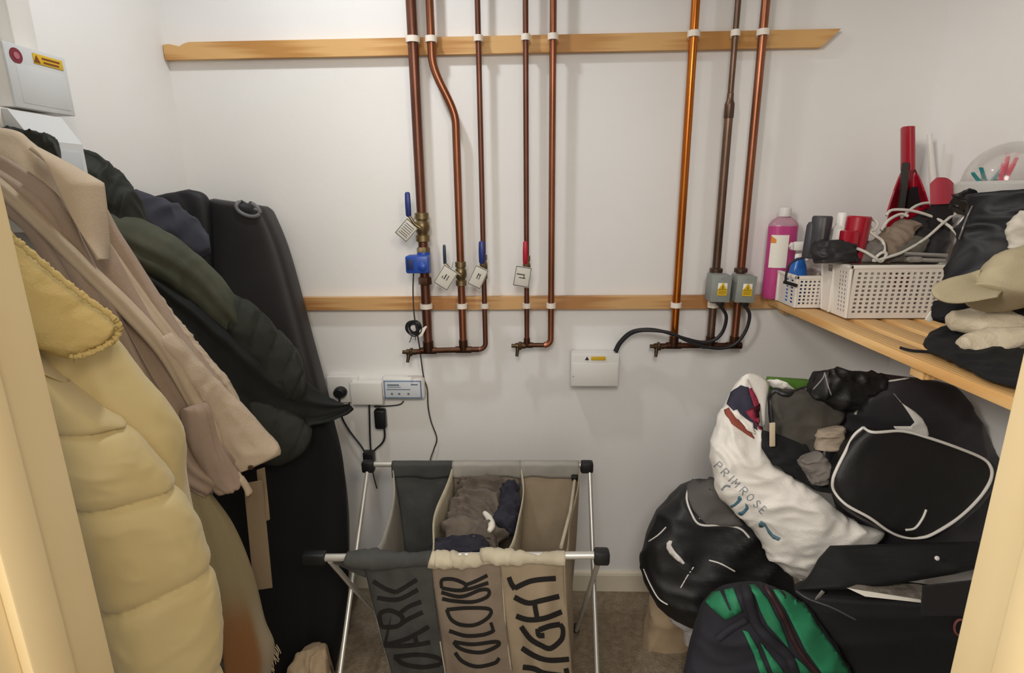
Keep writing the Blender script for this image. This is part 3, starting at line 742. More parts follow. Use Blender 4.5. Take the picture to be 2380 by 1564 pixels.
LT = {
 2: {'t': [[(1382, 898), (1398, 940), (1424, 978)], [(1424, 972), (1540, 922), (1704, 905)]],
     'h': [[(1420, 1035), (1515, 1076), (1610, 1058), (1728, 1030)], [(1432, 1166), (1520, 1192), (1630, 1180), (1747, 1136)], [(1560, 1080), (1578, 1185)]],
     'g': [[(1468, 1240), (1530, 1322), (1600, 1368), (1668, 1390), (1742, 1330), (1756, 1262), (1735, 1224)], [(1735, 1224), (1660, 1236), (1590, 1262)], [(1580, 1255), (1588, 1298), (1625, 1300)]],
     'i': [[(1472, 1388), (1560, 1442), (1650, 1472), (1795, 1466)]],
     'l': [[(1478, 1520), (1560, 1532), (1625, 1562), (1760, 1580)], [(1775, 1530), (1785, 1580)]]},
 1: {'r': [[(915, 972), (1060, 988), (1238, 936)], [(915, 972), (918, 916), (1000, 912), (1085, 950), (1062, 986)], [(1085, 950), (1150, 925), (1232, 884)]],
     'u': [[(912, 1002), (1050, 1032), (1180, 986), (1240, 988), (1228, 1034), (1130, 1068), (1000, 1062), (918, 1046)]],
     'o': [[(950, 1122), (1100, 1110), (1244, 1118), (1240, 1172), (1150, 1226), (1050, 1226), (982, 1190), (950, 1122)]],
     'l': [[(968, 1268), (1080, 1302), (1200, 1296), (1272, 1270)], [(1275, 1275), (1255, 1212)]],
     'o.': [[(1000, 1345), (1130, 1362), (1292, 1344), (1304, 1370), (1200, 1416), (1100, 1410), (1030, 1382), (1000, 1345)]],
     'c': [[(1010, 1420), (1060, 1480), (1160, 1516), (1280, 1492), (1312, 1458)]]},
 0: {'k': [[(470, 1040), (610, 1052), (750, 985)], [(600, 1002), (520, 975), (440, 925)], [(600, 1002), (670, 960), (742, 915)]],
     'r': [[(500, 1242), (600, 1238), (680, 1190), (782, 1140)], [(500, 1242), (488, 1152), (560, 1128), (640, 1168), (640, 1214)], [(620, 1152), (690, 1100), (772, 1068)]],
     'a': [[(512, 1370), (680, 1322), (824, 1240)], [(512, 1370), (680, 1372), (832, 1350)], [(726, 1292), (745, 1362)]],
     'd': [[(586, 1450), (760, 1434), (900, 1464), (905, 1505)], [(590, 1450), (660, 1500), (780, 1520), (900, 1505)]]}}
for i in (0, 1, 2):
    for ch, strokes in LT[i].items():
        mb = MB()
        for s_ in strokes: quads(FR[i], s_, (9.0, 7.5, 11.0)[i], mb)
        mb.build('letter', m_letter, FR[i], smooth=False)
# washing lying in the middle section
m_wash = mat('grey_brown_knit', '71675d', .95, col2='5c534b', scale=14, bump=.3, bscale=300)
m_navyk = mat('navy_knit', '23232e', .95, col2='33333f', scale=20)
m_sock = mat('pale_grey_jersey', 'a79f95', .95)
def garment(name, L, R, m_, label, cat, tf, tb, disp, n=56, m=60, group=None, **k):
    k = dict(k)
    o = pillow(name, L, R, m_, None, tf, tb, n=n, m=m, disp=disp, **k); return tag(o, label, cat, group)
wrj = wrink(.022, 18, 3)
def draped(s, t, p):
    c = PY(1050, 1330, -.50); q_ = Vector(p)-c; w_ = noise.noise(Vector(p)*8)*6.0+noise.noise(Vector(p)*20)*1.6
    v = math.sin(q_.length*150+w_*1.3)
    return .010*(v if v > 0 else v*.8)+wrj(s, t, p)
garment('jumper', [(1072, 1122, -.245), (1060, 1160, -.29), (1044, 1220, -.38), (1026, 1290, -.50)], [(1185, 1122, -.245), (1190, 1170, -.29), (1175, 1220, -.38), (1150, 1290, -.50)], m_wash,
        'crumpled grey-brown jumper in the middle laundry section', 'clothing', .035, .03, draped, d=(0, -.5, 1), n=90, m=100, group='washing in the middle section')
garment('trousers', [(1168, 1128, -.26), (1158, 1180, -.33), (1140, 1230, -.40)], [(1204, 1130, -.26), (1205, 1180, -.33), (1190, 1240, -.42)], m_navyk,
        'dark navy garment tucked at the right of the middle laundry section', 'clothing', .035, .03, wrink(.022, 24, 8), d=(0, -.5, 1), n=36, m=36, group='washing in the middle section')
garment('vest', [(1012, 1262, -.47), (1010, 1285, -.53), (1002, 1300, -.56)], [(1128, 1258, -.47), (1135, 1280, -.53), (1120, 1300, -.56)], m_navyk,
        'black garment bunched at the front of the middle laundry section', 'clothing', .030, .03, wrink(.022, 26, 12), d=(0, -.5, 1), n=40, m=36, group='washing in the middle section')
tag(MB().tube([p for p in smooth_path([hit(bpy.data.objects['jumper'], *q_, .004)[0] for q_ in [(1128, 1192), (1140, 1205), (1145, 1222), (1136, 1234)]], 16)], [.004+.006*math.sin(math.pi*(i+1)/18) for i in range(17)], 10).build('sock', m_stk, angle=180), 'small white sock on the grey-brown jumper', 'sock')
# ------------------------------------------------------------------ slatted shelf and what stands on it
m_slat = mat('pine_slat', 'ecc285', .5, col2='d8a565', scale=2.2, wave=5.0, stretch=(14, .6, 8), contrast=(.15, .95), bump=.04, bscale=80)
ZS = 1.028
sh = thing('slatted_shelf', (.905, -.62, ZS-.045), 'slatted pine shelf fixed along the right wall', 'shelf')
RS = Matrix.Rotation(math.radians(1.45), 3, 'Z')
for k in range(5):
    x0 = .720+k*.0762
    MB().box(Vector((.700, 0, ZS-.010))+RS @ Vector((k*.0762+.0275, -.622, 0)), (.055, 1.225, .020), .0018, RS).build('slat', m_slat, sh)
for y in (-.030, -.62, -1.20): MB().box((.910, y, ZS-.0325), (.345, .035, .024), .001).build('bearer', m_slat, sh)
m_bsk = mat('white_basket_plastic', 'e4ded6', .45)
def perf(mb, o, U, V, nx, ny, mu, mv, fr=.55, th=.0022):
    """plate with real square holes; o corner, U and V edge vectors, mu/mv plain margins"""
    o, U, V = Vector(o), Vector(U), Vector(V); N_ = U.cross(V).normalized()*th
    us = [0, mu]; vs_ = [0, mv]
    cu = (1-2*mu)/nx; cv = (1-2*mv)/ny
    for i in range(nx): us += [mu+cu*(i+(1-fr)/2), mu+cu*(i+(1+fr)/2)]
    for i in range(ny): vs_ += [mv+cv*(i+(1-fr)/2), mv+cv*(i+(1+fr)/2)]
    us += [1-mu, 1]; vs_ += [1-mv, 1]
    hole = lambda i, j: i >= 2 and j >= 2 and i % 2 == 0 and j % 2 == 0 and i < 2+2*nx and j < 2+2*ny
    nu, nv = len(us)-1, len(vs_)-1; idx = {}; P = []; F = []
    def vid(i, j, s_):
        if (i, j, s_) not in idx: idx[(i, j, s_)] = len(P); P.append(o+U*us[i]+V*vs_[j]+(N_ if s_ else Vector()))
        return idx[(i, j, s_)]
    solid = lambda i, j: 0 <= i < nu and 0 <= j < nv and not hole(i, j)
    for i in range(nu):
        for j in range(nv):
            if hole(i, j): continue
            F.append((vid(i, j, 1), vid(i+1, j, 1), vid(i+1, j+1, 1), vid(i, j+1, 1)))
            F.append((vid(i, j, 0), vid(i, j+1, 0), vid(i+1, j+1, 0), vid(i+1, j, 0)))
            for (di, dj, a, b) in ((-1, 0, (i, j), (i, j+1)), (1, 0, (i+1, j+1), (i+1, j)), (0, -1, (i+1, j), (i, j)), (0, 1, (i, j+1), (i+1, j+1))):
                if not solid(i+di, j+dj): F.append((vid(*a, 0), vid(*a, 1), vid(*b, 1), vid(*b, 0)))
    mb.add(P, F)
def basket(x0, x1, y0, y1, z0, h, fl, label, nxf, nyf, nys, rim=True):
    t = thing('storage_basket', ((x0+x1)/2, (y0+y1)/2, z0), label, 'basket', 'white plastic baskets on the shelf')
    # front (towards room, y0), back, left, right; top flares outward by fl
    A = [(x0, y0), (x1, y0), (x1, y1), (x0, y1)]; Bq = [(x0-fl, y0-fl), (x1+fl, y0-fl), (x1+fl, y1+fl), (x0-fl, y1+fl)]
    nmz = ['front_wall', 'side_wall', 'back_wall', 'side_wall']
    for k in range(4):
        a, b = A[k], A[(k+1) % 4]; c = Bq[k]
        o = Vector((a[0], a[1], z0+.001)); U = Vector((b[0]-a[0], b[1]-a[1], 0)); V = Vector((c[0]-a[0], c[1]-a[1], h))
        V = Vector((0 if k in (1, 3) and False else (c[0]-a[0]) if k in (1, 3) else 0, (c[1]-a[1]) if k in (0, 2) else 0, h))
        mb = MB()
        if k in (0, 2): perf(mb, o, U, V, nxf, nyf, .03, .09)
        elif k == 3:
            # left wall: plain ribbed end with one narrow perforated strip and a grip hole
            perf(mb, o, U*.40, V, 1, 1, .22, .16, .0001)
            mb.v = []; mb.f = []
            L_ = U.length; n1 = U.normalized()
            perf(mb, o, U*.62, V, 1, 1, .30, .40, .12)
            mb.v = []; mb.f = []
            perf(mb, o, U*.60, V*.78, 1, 1, .4, .4, .001)
            perf(mb, o+V*.78, U*.60, V*.22, 1, 1, .30, .16, .95)
            perf(mb, o+U*.60, U*.40, V, nys, nyf, .10, .09)
        else: perf(mb, o, U, V, nys*3, nyf, .05, .09)
        mb.build(nmz[k], m_bsk, t, smooth=False)
    MB().box(((x0+x1)/2, (y0+y1)/2, z0+.002), (x1-x0, abs(y1-y0), .003)).build('base', m_bsk, t, smooth=False)
    zt = z0+h
    r_ = MB()
    q_ = [Vector((p[0], p[1], zt)) for p in Bq]
    for k in range(4): r_.box((q_[k]+q_[(k+1) % 4])/2, (abs(q_[k].x-q_[(k+1) % 4].x)+.009, abs(q_[k].y-q_[(k+1) % 4].y)+.009, .009), .002)
    r_.build('rim', m_bsk, t)
    for k in range(4):
        MB().tube([Vector((A[k][0], A[k][1], z0+.002)), q_[k]], .004, 8).build('corner_rib', m_bsk, t)
    # rib standing out of the left wall
    yr = y1+(y0-y1)*.42
    MB().box((x0-fl*.5-.003, yr, z0+h*.5), (.008, .006, h*.96), .001).build('wall_rib', m_bsk, t)
    return t
B2 = basket(.766, .992, -.314, -.200, ZS+.002, .126, .008, 'large white perforated plastic basket with cords piled in it', 15, 10, 3)
B1 = basket(.702, .82, -.186, -.012, ZS+.002, .082, .003, 'small white plastic basket holding the pink bottle', 10, 7, 2)
MB().lathe((.6990, -.060, ZS+.055), [(.0001, 0), (.013, .0005), (.013, .0012), (.0001, .0016)], 20, (-1, 0, 0), .5, 1.0).build('grip_slot_shade', mat('maroon_shadow_slot', '3a1622', .6), B1)  # dark disc on the wall stands in for the shade inside the grip hole
# --- pink detergent bottle
m_pink = mat('pink_liquid', 'e05aa0', .12, spec=.6, trans=.35, coat=.4)
m_clear = mat('clear_pink_plastic', 'f0c8d8', .15, trans=.6, alpha=.85)
bt = PY(1819, 560, -.060)
zt_ = PY(1812, 484, -.055).z
bo = thing('detergent_bottle', (bt.x, -.055, ZS+.005), 'bottle of pink liquid with a white cap and label in the small basket', 'bottle')
r_ = (PY(1853, 560, -.055).x-PY(1785, 560, -.055).x)/2
zs_ = PY(1815, 520, -.055).z
zn_ = PY(1812, 503, -.055).z
MB().lathe((bt.x, -.055, ZS+.005), [(r_*.9, 0), (r_, .006), (r_, zs_-ZS-.010)], 28, sy=.62).build('liquid', m_pink, bo)
MB().lathe((bt.x, -.055, zs_-.006), [(r_*1.005, 0), (r_*.97, .006), (r_*.78, (zn_-zs_)*.62+.004), (r_*.42, zn_-zs_+.006)], 28, sy=.62).build('shoulder', m_clear, bo)
MB().lathe((bt.x, -.055, zn_), [(r_*.40, 0), (r_*.42, .002), (r_*.40, zt_-zn_), (r_*.34, zt_-zn_+.002)], 22).build('cap', m_wpl, bo)
lz0, lz1 = PY(1815, 622, -.075).z, PY(1815, 546, -.075).z
def lab(u, v):
    a = math.radians(-150+70*u); rr = r_+.0012
    return (bt.x+math.cos(a)*rr, -.055+math.sin(a)*rr*.64-.0006, lz0+(lz1-lz0)*v)
MB().sheet(lab, 12, 2, .0006).build('label', m_stk, bo)
def lab2(u, v):
    a = math.radians(-150+24*u); rr = r_+.0020
    return (bt.x+math.cos(a)*rr, -.055+math.sin(a)*rr*.64-.0008, lz1-.022+.020*v*(1-.5*u))
MB().sheet(lab2, 6, 2, .0006).build('label_corner', mat('orange_print', 'd98a2b', .5), bo)
# --- blue trigger spray bottle
sx = PY(1857, 610, -.13); sp = thing('spray_bottle', (sx.x, -.13, ZS+.005), 'blue spray bottle with a white trigger head between the two baskets', 'bottle')
sx.y = -.13
zb = PY(1857, 598, -.13).z
MB().lathe((sx.x, sx.y, ZS+.003), [(.024, 0), (.026, .004), (.026, (zb-ZS)*.55), (.020, (zb-ZS)*.80), (.011, (zb-ZS)-.003)], 24, sy=.7).build('body', mat('clear_blue_plastic', '2f74cf', .2, trans=.25), sp)
MB().lathe((sx.x, sx.y, zb-.005), [(.0125, 0), (.013, .012), (.011, .015)], 16, sy=.5).box((sx.x+.002, sx.y, zb+.030), (.046, .016, .024), .005).prism([(sx.x-.024, sx.y-.007, zb+.040), (sx.x-.030, sx.y-.007, zb+.030), (sx.x-.024, sx.y-.007, zb+.020)], (0, .014, 0)).build('spray_head', m_wpl, sp)
MB().tube([(sx.x+.004, sx.y-.006, zb+.020), (sx.x+.009, sx.y-.012, zb+.006), (sx.x+.014, sx.y-.014, zb-.006)], .0032, 8).build('trigger', m_wpl, sp)
# black lead hooked over the small basket
ld = thing('charger_lead', tuple(PY(1830, 655, -.196)), 'black lead with a plug end draped down over the small white basket', 'cable')
MB().tube(smooth_path(pp([(1890, 596, -.215), (1862, 600, -.205), (1838, 612, -.200), (1828, 635, -.197), (1826, 655, -.196)]), 30), .0030, 8).build('lead', m_cable, ld, angle=180)
MB().tube(pp([(1822, 655, -.196), (1852, 664, -.197)]), .0045, 10).build('plug', m_blk, ld)
# --- things piled in the large basket
def itm(name, label, cat, px, py, Y, group=None): 
    p = PY(px, py, Y); return thing(name, tuple(p), label, cat, group), p
m_dgr = mat('dark_grey_plastic', '3b3a40', .5)
m_lgr = mat('mid_grey_fabric', '77716c', .9, col2='655f5a', scale=20)
m_redp = mat('glossy_red_plastic', 'a01128', .28, coat=.3)
def canister(name, label, px, pyt, pyb, Y, wpx, prof, m_, cat, tilt=(0, 0)):
    top = PY(px, pyt, Y); bot = PY(px, pyb, Y); r = (PY(px+wpx/2, pyt, Y)-PY(px-wpx/2, pyt, Y)).x/2
    h = top.z-bot.z; t = thing(name, (bot.x, Y, bot.z), label, cat)
    ax = Vector((tilt[0], tilt[1], 1))
    MB().lathe(bot, [(r*a, h*b) for a, b in prof], 24, ax).build('body', m_, t); return t, bot, r, h, ax
t, bot, r, h, ax = canister('bottle', 'dark grey round bottle with a pale strip standing behind the black pouch', 1898, 502, 600, -.235, 44, [(.8, 0), (.95, .02), (.95, .55), (1, .6), (1, .96), (.9, 1)], m_dgr, 'bottle', (.02, 0))
MB().box((bot.x-r*.15, -.235-r*.98, bot.z+h*.72), (.006, .004, h*.5), .001).build('grip_strip', m_lgr, t)
t, bot, r, h, ax = canister('handle', 'short dark grey handle left of the dark grey bottle', 1876, 516, 600, -.225, 26, [(.8, 0), (1, .05), (1, .9), (.7, 1)], m_dgr, 'handle', (.05, 0))
t, bot, r, h, ax = canister('bottle', 'white bottle behind the red canister in the large basket', 1945, 494, 600, -.225, 46, [(1, 0), (1, .55), (.95, .65), (.55, .72), (.5, .96), (.4, 1)], m_wpl, 'bottle')
t, bot, r, h, ax = canister('canister', 'glossy red canister with a stepped top in the large basket', 1976, 502, 610, -.262, 56, [(.85, 0), (.95, .03), (.95, .97), (.85, 1)], m_redp, 'canister', (.06, 0))
MB().box((bot.x-r*.8, -.262-r*.7, bot.z+h*.40), (r*1.2, r*1.0, h*.62), .004).build('side_grip', m_redp, t)
m_bpou = mat('black_ripstop', '1b1a1c', .55, col2='242326', scale=30)
o = pillow('pouch', [(1898, 560, -.26), (1892, 580, -.27), (1893, 600, -.28), (1900, 612, -.28)], [(1960, 556, -.26), (1986, 575, -.27), (1988, 596, -.28), (1984, 612, -.28)], m_bpou, None, .035, .03, disp=wrink(.012, 30, 4), n=40, m=30)
tag(o, 'crumpled shiny black pouch at the left of the large basket', 'pouch')
m_brn = mat('brown_cloth', '8b7a69', .9, col2='75655a', scale=16)
o = pillow('folded_cloth', [(2008, 600, -.25), (2030, 560, -.24), (2060, 530, -.22), (2095, 508, -.20)], [(2060, 614, -.27), (2090, 580, -.26), (2120, 548, -.24), (2140, 520, -.21)], m_brn, None, .02, .03, disp=wrink(.014, 22, 14), n=40, m=40)
tag(o, 'brown striped cloth folded in the large basket', 'cloth')
o = pillow('glove', [(1990, 612, -.27), (2002, 585, -.27), (2015, 560, -.26)], [(2045, 612, -.27), (2055, 588, -.27), (2050, 562, -.26)], m_lgr, None, .02, .02, disp=wrink(.010, 35, 2), n=36, m=30)
tag(o, 'grey fabric glove lying over the basket front rim', 'glove')
o = pillow('cloth', [(2040, 610, -.22), (2062, 560, -.20), (2110, 515, -.17), (2150, 485, -.15)], [(2190, 615, -.26), (2200, 580, -.24), (2210, 530, -.20), (2205, 490, -.17)], m_bpou, None, .02, .05, disp=wrink(.015, 18, 22), n=40, m=36)
tag(o, 'black cloth bundled under the white cord in the large basket', 'cloth')
o = pillow('padded_wrap', [(2052, 608, -.275), (2085, 575, -.27), (2118, 545, -.25)], [(2118, 612, -.275), (2145, 585, -.27), (2158, 555, -.25)], mat('dull_grey_pad', '5f5a52', .9), None, .012, .02, disp=wrink(.006, 30, 5), n=30, m=24)
tag(o, 'dull grey padded wrap among the cords', 'cloth')
m_cord = mat('white_cord', 'd8d4cb', .6, bump=.3, bscale=600)
def cordp(lst, r=.0038): return smooth_path(pp(lst), 70)
wc = thing('cord_bundle', tuple(PY(2100, 600, -.26)), 'white cord in loose loops over the large basket', 'cord')
for L_ in ([(1985, 575, -.295), (2010, 585, -.30), (2035, 600, -.305), (2048, 608, -.30), (2060, 590, -.30), (2048, 588, -.30), (2030, 606, -.30), (2062, 598, -.30), (2100, 585, -.29), (2150, 555, -.26), (2190, 520, -.23), (2215, 500, -.21), (2240, 492, -.205)],
           [(2035, 545, -.27), (2020, 520, -.26), (2028, 510, -.26), (2040, 520, -.265), (2030, 535, -.27), (2012, 530, -.27), (2030, 545, -.275), (2052, 562, -.28), (2056, 590, -.295)],
           [(2060, 500, -.22), (2075, 488, -.21), (2120, 490, -.21), (2170, 505, -.21), (2205, 525, -.23), (2225, 545, -.26)],
           [(2095, 505, -.215), (2130, 478, -.19), (2165, 472, -.185), (2205, 485, -.19), (2245, 498, -.20)],
           [(2048, 535, -.25), (2065, 512, -.24), (2092, 498, -.225), (2110, 502, -.225)]):
    MB().tube(cordp(L_), .0036, 8).build('loop', m_cord, wc, angle=180)
el = PY(2232, 530, -.29)
MB().lathe(el, [(.001, 0), (.010, .003), (.012, .02), (.008, .036), (.002, .04)], 16, (.5, -.1, .86), .5, 1).build('toggle', m_wpl, wc)
m_silver = mat('silver_rod', 'a9a6a2', .35, .7)
rd = pp([(2105, 603, -.315), (2196, 606, -.315)]); rd2 = pp([(2105, 590, -.30), (2200, 594, -.30)])
tag(MB().tube(rd, .0048, 10).box(rd[0]+Vector((.02, 0, 0)), (.03, .013, .013), .003).build('metal_rod', m_silver), 'silver rod with a pale sleeve resting on the front rim of the large basket', 'rod', 'rods on the basket rim')
tag(MB().tube(rd2, .0048, 10).build('metal_rod', m_silver), 'plain silver rod lying behind the sleeved rod on the basket', 'rod', 'rods on the basket rim')
# --- dustpan, brush and white stick in the corner
m_dkp = mat('charcoal_rubber', '35332f', .6)
YD = -.125
dp = thing('dustpan', (PY(2110, 480, YD).x, YD, ZS+.002), 'red dustpan with a charcoal neck standing on end in the corner', 'dustpan')
hb_ = [PY(2110, 395, YD), PY(2110, 294, YD)]
MB().tube([hb_[0], mixp(hb_[0], hb_[1], .5), hb_[1]-Vector((0, 0, .002)), hb_[1]], [.022, .0215, .021, .017], 18, flat=.6).build('handle', m_redp, dp)
MB().sheet(lambda u, v: PY(2098+14*u-6*math.sin(v*3.1)*(1-v)+(-22*(v-.45) if v > .45 else 0), 378+110*v, YD-.024), 4, 16, .006).build('neck', m_dkp, dp)
def pan(u, v):
    # scoop: fan widening downwards, sides curled to the front
    a = (u-.5)*2; hw = 14+37*v**.8; px = 2113+a*hw; py = 394+100*v
    return PY(px, py, YD+.010-.045*abs(a)**2.5*min(1, v*2))
MB().sheet(pan, 24, 18, .004).build('scoop', m_redp, dp)
MB().sheet(lambda u, v: PY(2106+42*u, 448-14*math.sin(u*3.1)+42*v, YD-.004), 8, 6, .004).build('inner_face', mat('dark_bristle', '1a1416', .9), dp)
p_ = [PY(2105+40*u, 470, YD-.006) for u in (0, 1)]
base_z = ZS+.002
MB().sheet(lambda u, v: mixp(PY(2066+95*u, 490, YD), Vector((PY(2066+95*u, 490, YD).x, YD, base_z)), v), 6, 6, .004).build('scoop_back', m_redp, dp)
br = thing('hand_brush', (PY(2190, 460, -.205).x, -.205, ZS+.002), 'rounded red brush head leaning beside the dustpan', 'brush')
xw = XR-.02
def bh(u, v):
    a = math.pi*u; return PY(2163+60*u*(1-.15*v), 474-v*62*(math.sin(math.pi*(.22+.66*u))**.6), -.205-.01*math.sin(a))
MB().sheet(bh, 18, 10, .018).build('head', mat('matte_red_plastic', 'a83242', .5), br)
MB().box((PY(2190, 480, -.205).x, -.205, (ZS+PY(2190, 470, -.205).z)/2), (.05, .02, PY(2190, 470, -.205).z-ZS-.004), .004).build('bristles', mat('dark_bristle', '1a1416', .9), br)
ws = [PY(2160, 312, -.085), PY(2168, 420, -.10)]; e_ = ws[1]+(ws[1]-ws[0])*.9; 
k_ = (ws[0].z-ZS-.004)/(ws[0].z-ws[1].z)
tag(MB().tube([ws[0], ws[1], ws[0]+(ws[1]-ws[0])*k_], [.006, .0085, .009], 12).build('stick', m_wpl), 'slim white plastic stick leaning in the corner behind the red brush', 'stick')
# --- clear domed tub of pegs
m_dome = mat('clear_plastic_dome', 'f2efec', .08, trans=.85, alpha=.35, spec=.6)
m_gyrim = mat('grey_white_tub', 'c3c1bd', .35)
YT = -.46; tc0 = PY(2345, 432, YT); R0 = .080
pt = thing('peg_tub', (tc0.x, YT, tc0.z-.02), 'clear domed tub with a grey rim holding clothes pegs', 'tub')
MB().lathe((tc0.x, YT, tc0.z-.018), [(R0*1.0, 0), (R0*1.08, .004), (R0*1.12, .022), (R0*1.02, .028), (R0*.99, .022)], 40, caps=False).lathe((tc0.x, YT, tc0.z-.020), [(R0*.98, 0), (R0*1.0, .004)], 40).build('base_rim', m_gyrim, pt)
MB().lathe((tc0.x, YT, tc0.z+.006), [(R0*math.cos(a), R0*1.0*math.sin(a)) for a in [i*math.pi/2/14 for i in range(15)]]+[(R0*.97*math.cos(a), R0*.97*math.sin(a)) for a in [i*math.pi/2/14 for i in range(14, -1, -1)]], 40, caps=False).build('dome', m_dome, pt)
def peg(px, py, Y, m_, label, ang):
    c = PY(px, py, Y); rot = Matrix.Rotation(math.radians(ang), 3, 'Y'); t = thing('clothes_peg', tuple(c), label, 'peg', 'pegs in the clear tub')
    for s_ in (-1, 1):
        MB().prism([c+rot @ Vector((s_*x, -.003, z)) for x, z in ((.001, 0), (.006, 0), (.010, .034), (.0075, .036))], (0, .007, 0)).build('arm', m_, t)
    MB().lathe(c+rot @ Vector((0, -.0045, .012)), [(.0025, 0), (.0025, .010)], 10, (0, 1, 0)).build('spring', m_silver, t)
m_hp = mat('hot_pink_plastic', 'e0184e', .35); m_teal = mat('teal_plastic', '1f8487', .35)
peg(2330, 424, -.485, m_hp, 'hot pink peg, the lower one in the clear tub', 6)
peg(2338, 408, -.475, m_hp, 'hot pink peg standing above the other pink peg', 10)
peg(2288, 430, -.480, m_teal, 'teal peg at the left inside the clear tub', -35)
peg(2304, 430, -.478, m_teal, 'teal peg right of the other teal peg', 40)
# --- black holdall, patterned pouch, cap, slippers and black clothes
m_navb = mat('black_navy_nylon', '0b0b10', .6, col2='121218', scale=12, bump2=.12, b2scale=40)
bag = pillow('holdall', [(2245, 455, -.50), (2228, 520, -.51), (2212, 590, -.52), (2196, 660, -.53), (2185, 735, -.54)], [(2440, 440, -.60), (2440, 520, -.60), (2440, 590, -.60), (2440, 660, -.60), (2440, 735, -.60)], m_navb, None, .03, .05, disp=wrink(.018, 12, 31), n=56, m=56, d=(-.2, -.9, .3))
tag(bag, 'black shiny holdall standing behind the beige cap on the shelf', 'bag')
MB().tube(smooth_path([hit(bag, *p, .002)[0] for p in [(2262, 478), (2252, 500), (2240, 530), (2232, 555)]], 20), .0016, 8).build('zip', m_silver, bag)
o = pillow('strap_bundle', [(2205, 470, -.46), (2215, 455, -.47), (2240, 448, -.48)], [(2260, 500, -.48), (2275, 480, -.49), (2275, 458, -.50)], m_blk, None, .015, .02, disp=wrink(.012, 40, 3), n=30, m=24)
tag(o, 'black strap bundled at the top of the holdall', 'strap')
m_flor = mat('pale_floral_cloth', 'cfc9bd', .85, col2='8f9b84', scale=22, contrast=(.52, .62), detail=1)
o = pillow('pouch', [(2372, 490, -.605), (2352, 510, -.61), (2345, 540, -.61), (2352, 580, -.615)], [(2440, 488, -.63), (2440, 510, -.63), (2440, 540, -.63), (2440, 585, -.63)], m_flor, None, .015, .012, disp=wrink(.008, 30, 6), n=36, m=30)
tag(o, 'pale patterned pouch hanging on the black holdall', 'pouch')
m_cap = mat('beige_cotton', 'b9ad8e', .9, col2='aca083', scale=10, bump=.2, bscale=500)
m_capin = mat('beige_cotton_lining', '8e8168', .95)
YC = -.64
cp = thing('baseball_cap', tuple(PY(2280, 690, YC)), 'beige baseball cap with a curved brim lying on black clothes', 'cap')
crown = pillow('crown', [(2400, 578, -.66), (2320, 590, -.67), (2285, 630, -.68), (2262, 660, -.68), (2250, 672, -.68)], [(2460, 600, -.70), (2450, 660, -.71), (2440, 690, -.72), (2400, 698, -.72), (2330, 692, -.71)], m_cap, cp, .03, .07, disp=wrink(.004, 14, 3), n=48, m=40, d=(-.1, -.9, .5))
def brim(u, v):
    # u along the brim edge (front to inner), v across
    e = [(2318, 690), (2255, 702), (2205, 704), (2172, 690), (2166, 670), (2186, 656), (2230, 648), (2275, 640)]
    inn = [(2340, 692), (2315, 676), (2300, 668), (2288, 664), (2280, 662), (2276, 660), (2275, 655), (2278, 642)]
    a = crom([[*p] for p in e], 100)[int(u*100)]; b = crom([[*p] for p in inn], 100)[int(u*100)]
    ya = -.735+.075*u; yb = -.70+.015*u
    A_ = PY(a[0], a[1], ya); B_ = PY(b[0], b[1], yb); p = mixp(A_, B_, v); p.z += .010*math.sin(math.pi*v)
    return p
MB().sheet(brim, 30, 12, .0035).build('brim', m_cap, cp, angle=180)
m_slip = mat('cream_fleece', 'd3c6ae', .95, col2='c4b69d', scale=26, bump=.25, bscale=220)
def slipper(L, R, label, seed):
    o = pillow('slipper', L, R, m_slip, None, .020, .018, disp=wrink(.006, 16, seed), n=44, m=40, d=(-.2, -.6, .8)); return tag(o, label, 'slipper', 'cream fleece slippers')
slipper([(2196, 738, -.60), (2240, 726, -.60), (2300, 722, -.61), (2390, 728, -.62)], [(2210, 752, -.62), (2260, 770, -.64), (2310, 775, -.66), (2390, 780, -.68)], 'cream fleece slipper lying behind the other on the shelf', 1)
slipper([(2222, 795, -.655), (2250, 775, -.655), (2310, 765, -.665), (2395, 770, -.69)], [(2228, 812, -.665), (2270, 832, -.68), (2340, 822, -.70), (2395, 800, -.71)], 'cream fleece slipper lying nearest the shelf edge, on the black clothes', 7)
m_blc = mat('black_jersey', '0a0b0d', .9, col2='121317', scale=14, bump2=.15, b2scale=20)
o = pillow('fleece_top', [(x, y, PZ(x, y, ZS+.014).y) for x, y in [(2156, 778), (2150, 795), (2160, 812), (2230, 846), (2300, 880), (2400, 905)]], [(x, y, PZ(x, y, ZS+.022).y) for x, y in [(2200, 764), (2260, 770), (2310, 780), (2350, 790), (2400, 800), (2440, 810)]], m_blc, None, .014, .008, disp=wrink(.010, 18, 17), n=48, m=48, d=(0, -.2, 1))
tag(o, 'black fleece top folded flat along the shelf edge under the slippers', 'clothing')
MB().tube(smooth_path([PZ(*p, ZS+.006) for p in [(2092, 808), (2120, 815), (2160, 818), (2200, 826)]], 16), .003, 8, flat=.5).build('drawstring', m_blc, o)
o = pillow('folded_clothes', [(2176, 700, -.55), (2170, 720, -.55), (2172, 745, -.56)], [(2440, 690, -.66), (2440, 720, -.67), (2440, 752, -.67)], m_blc, None, .02, .04, disp=wrink(.012, 20, 41), n=48, m=24, d=(0, -.9, .4))
tag(o, 'folded black clothes lying under the beige cap', 'clothing')
tw = PY(2164, 734, -.545)
tag(MB().box(tw, (.013, .002, .024), .0006, Matrix.Rotation(math.radians(25), 3, 'Y')).build('care_tag', m_stk), 'small white tag sticking up beside the large basket', 'tag')
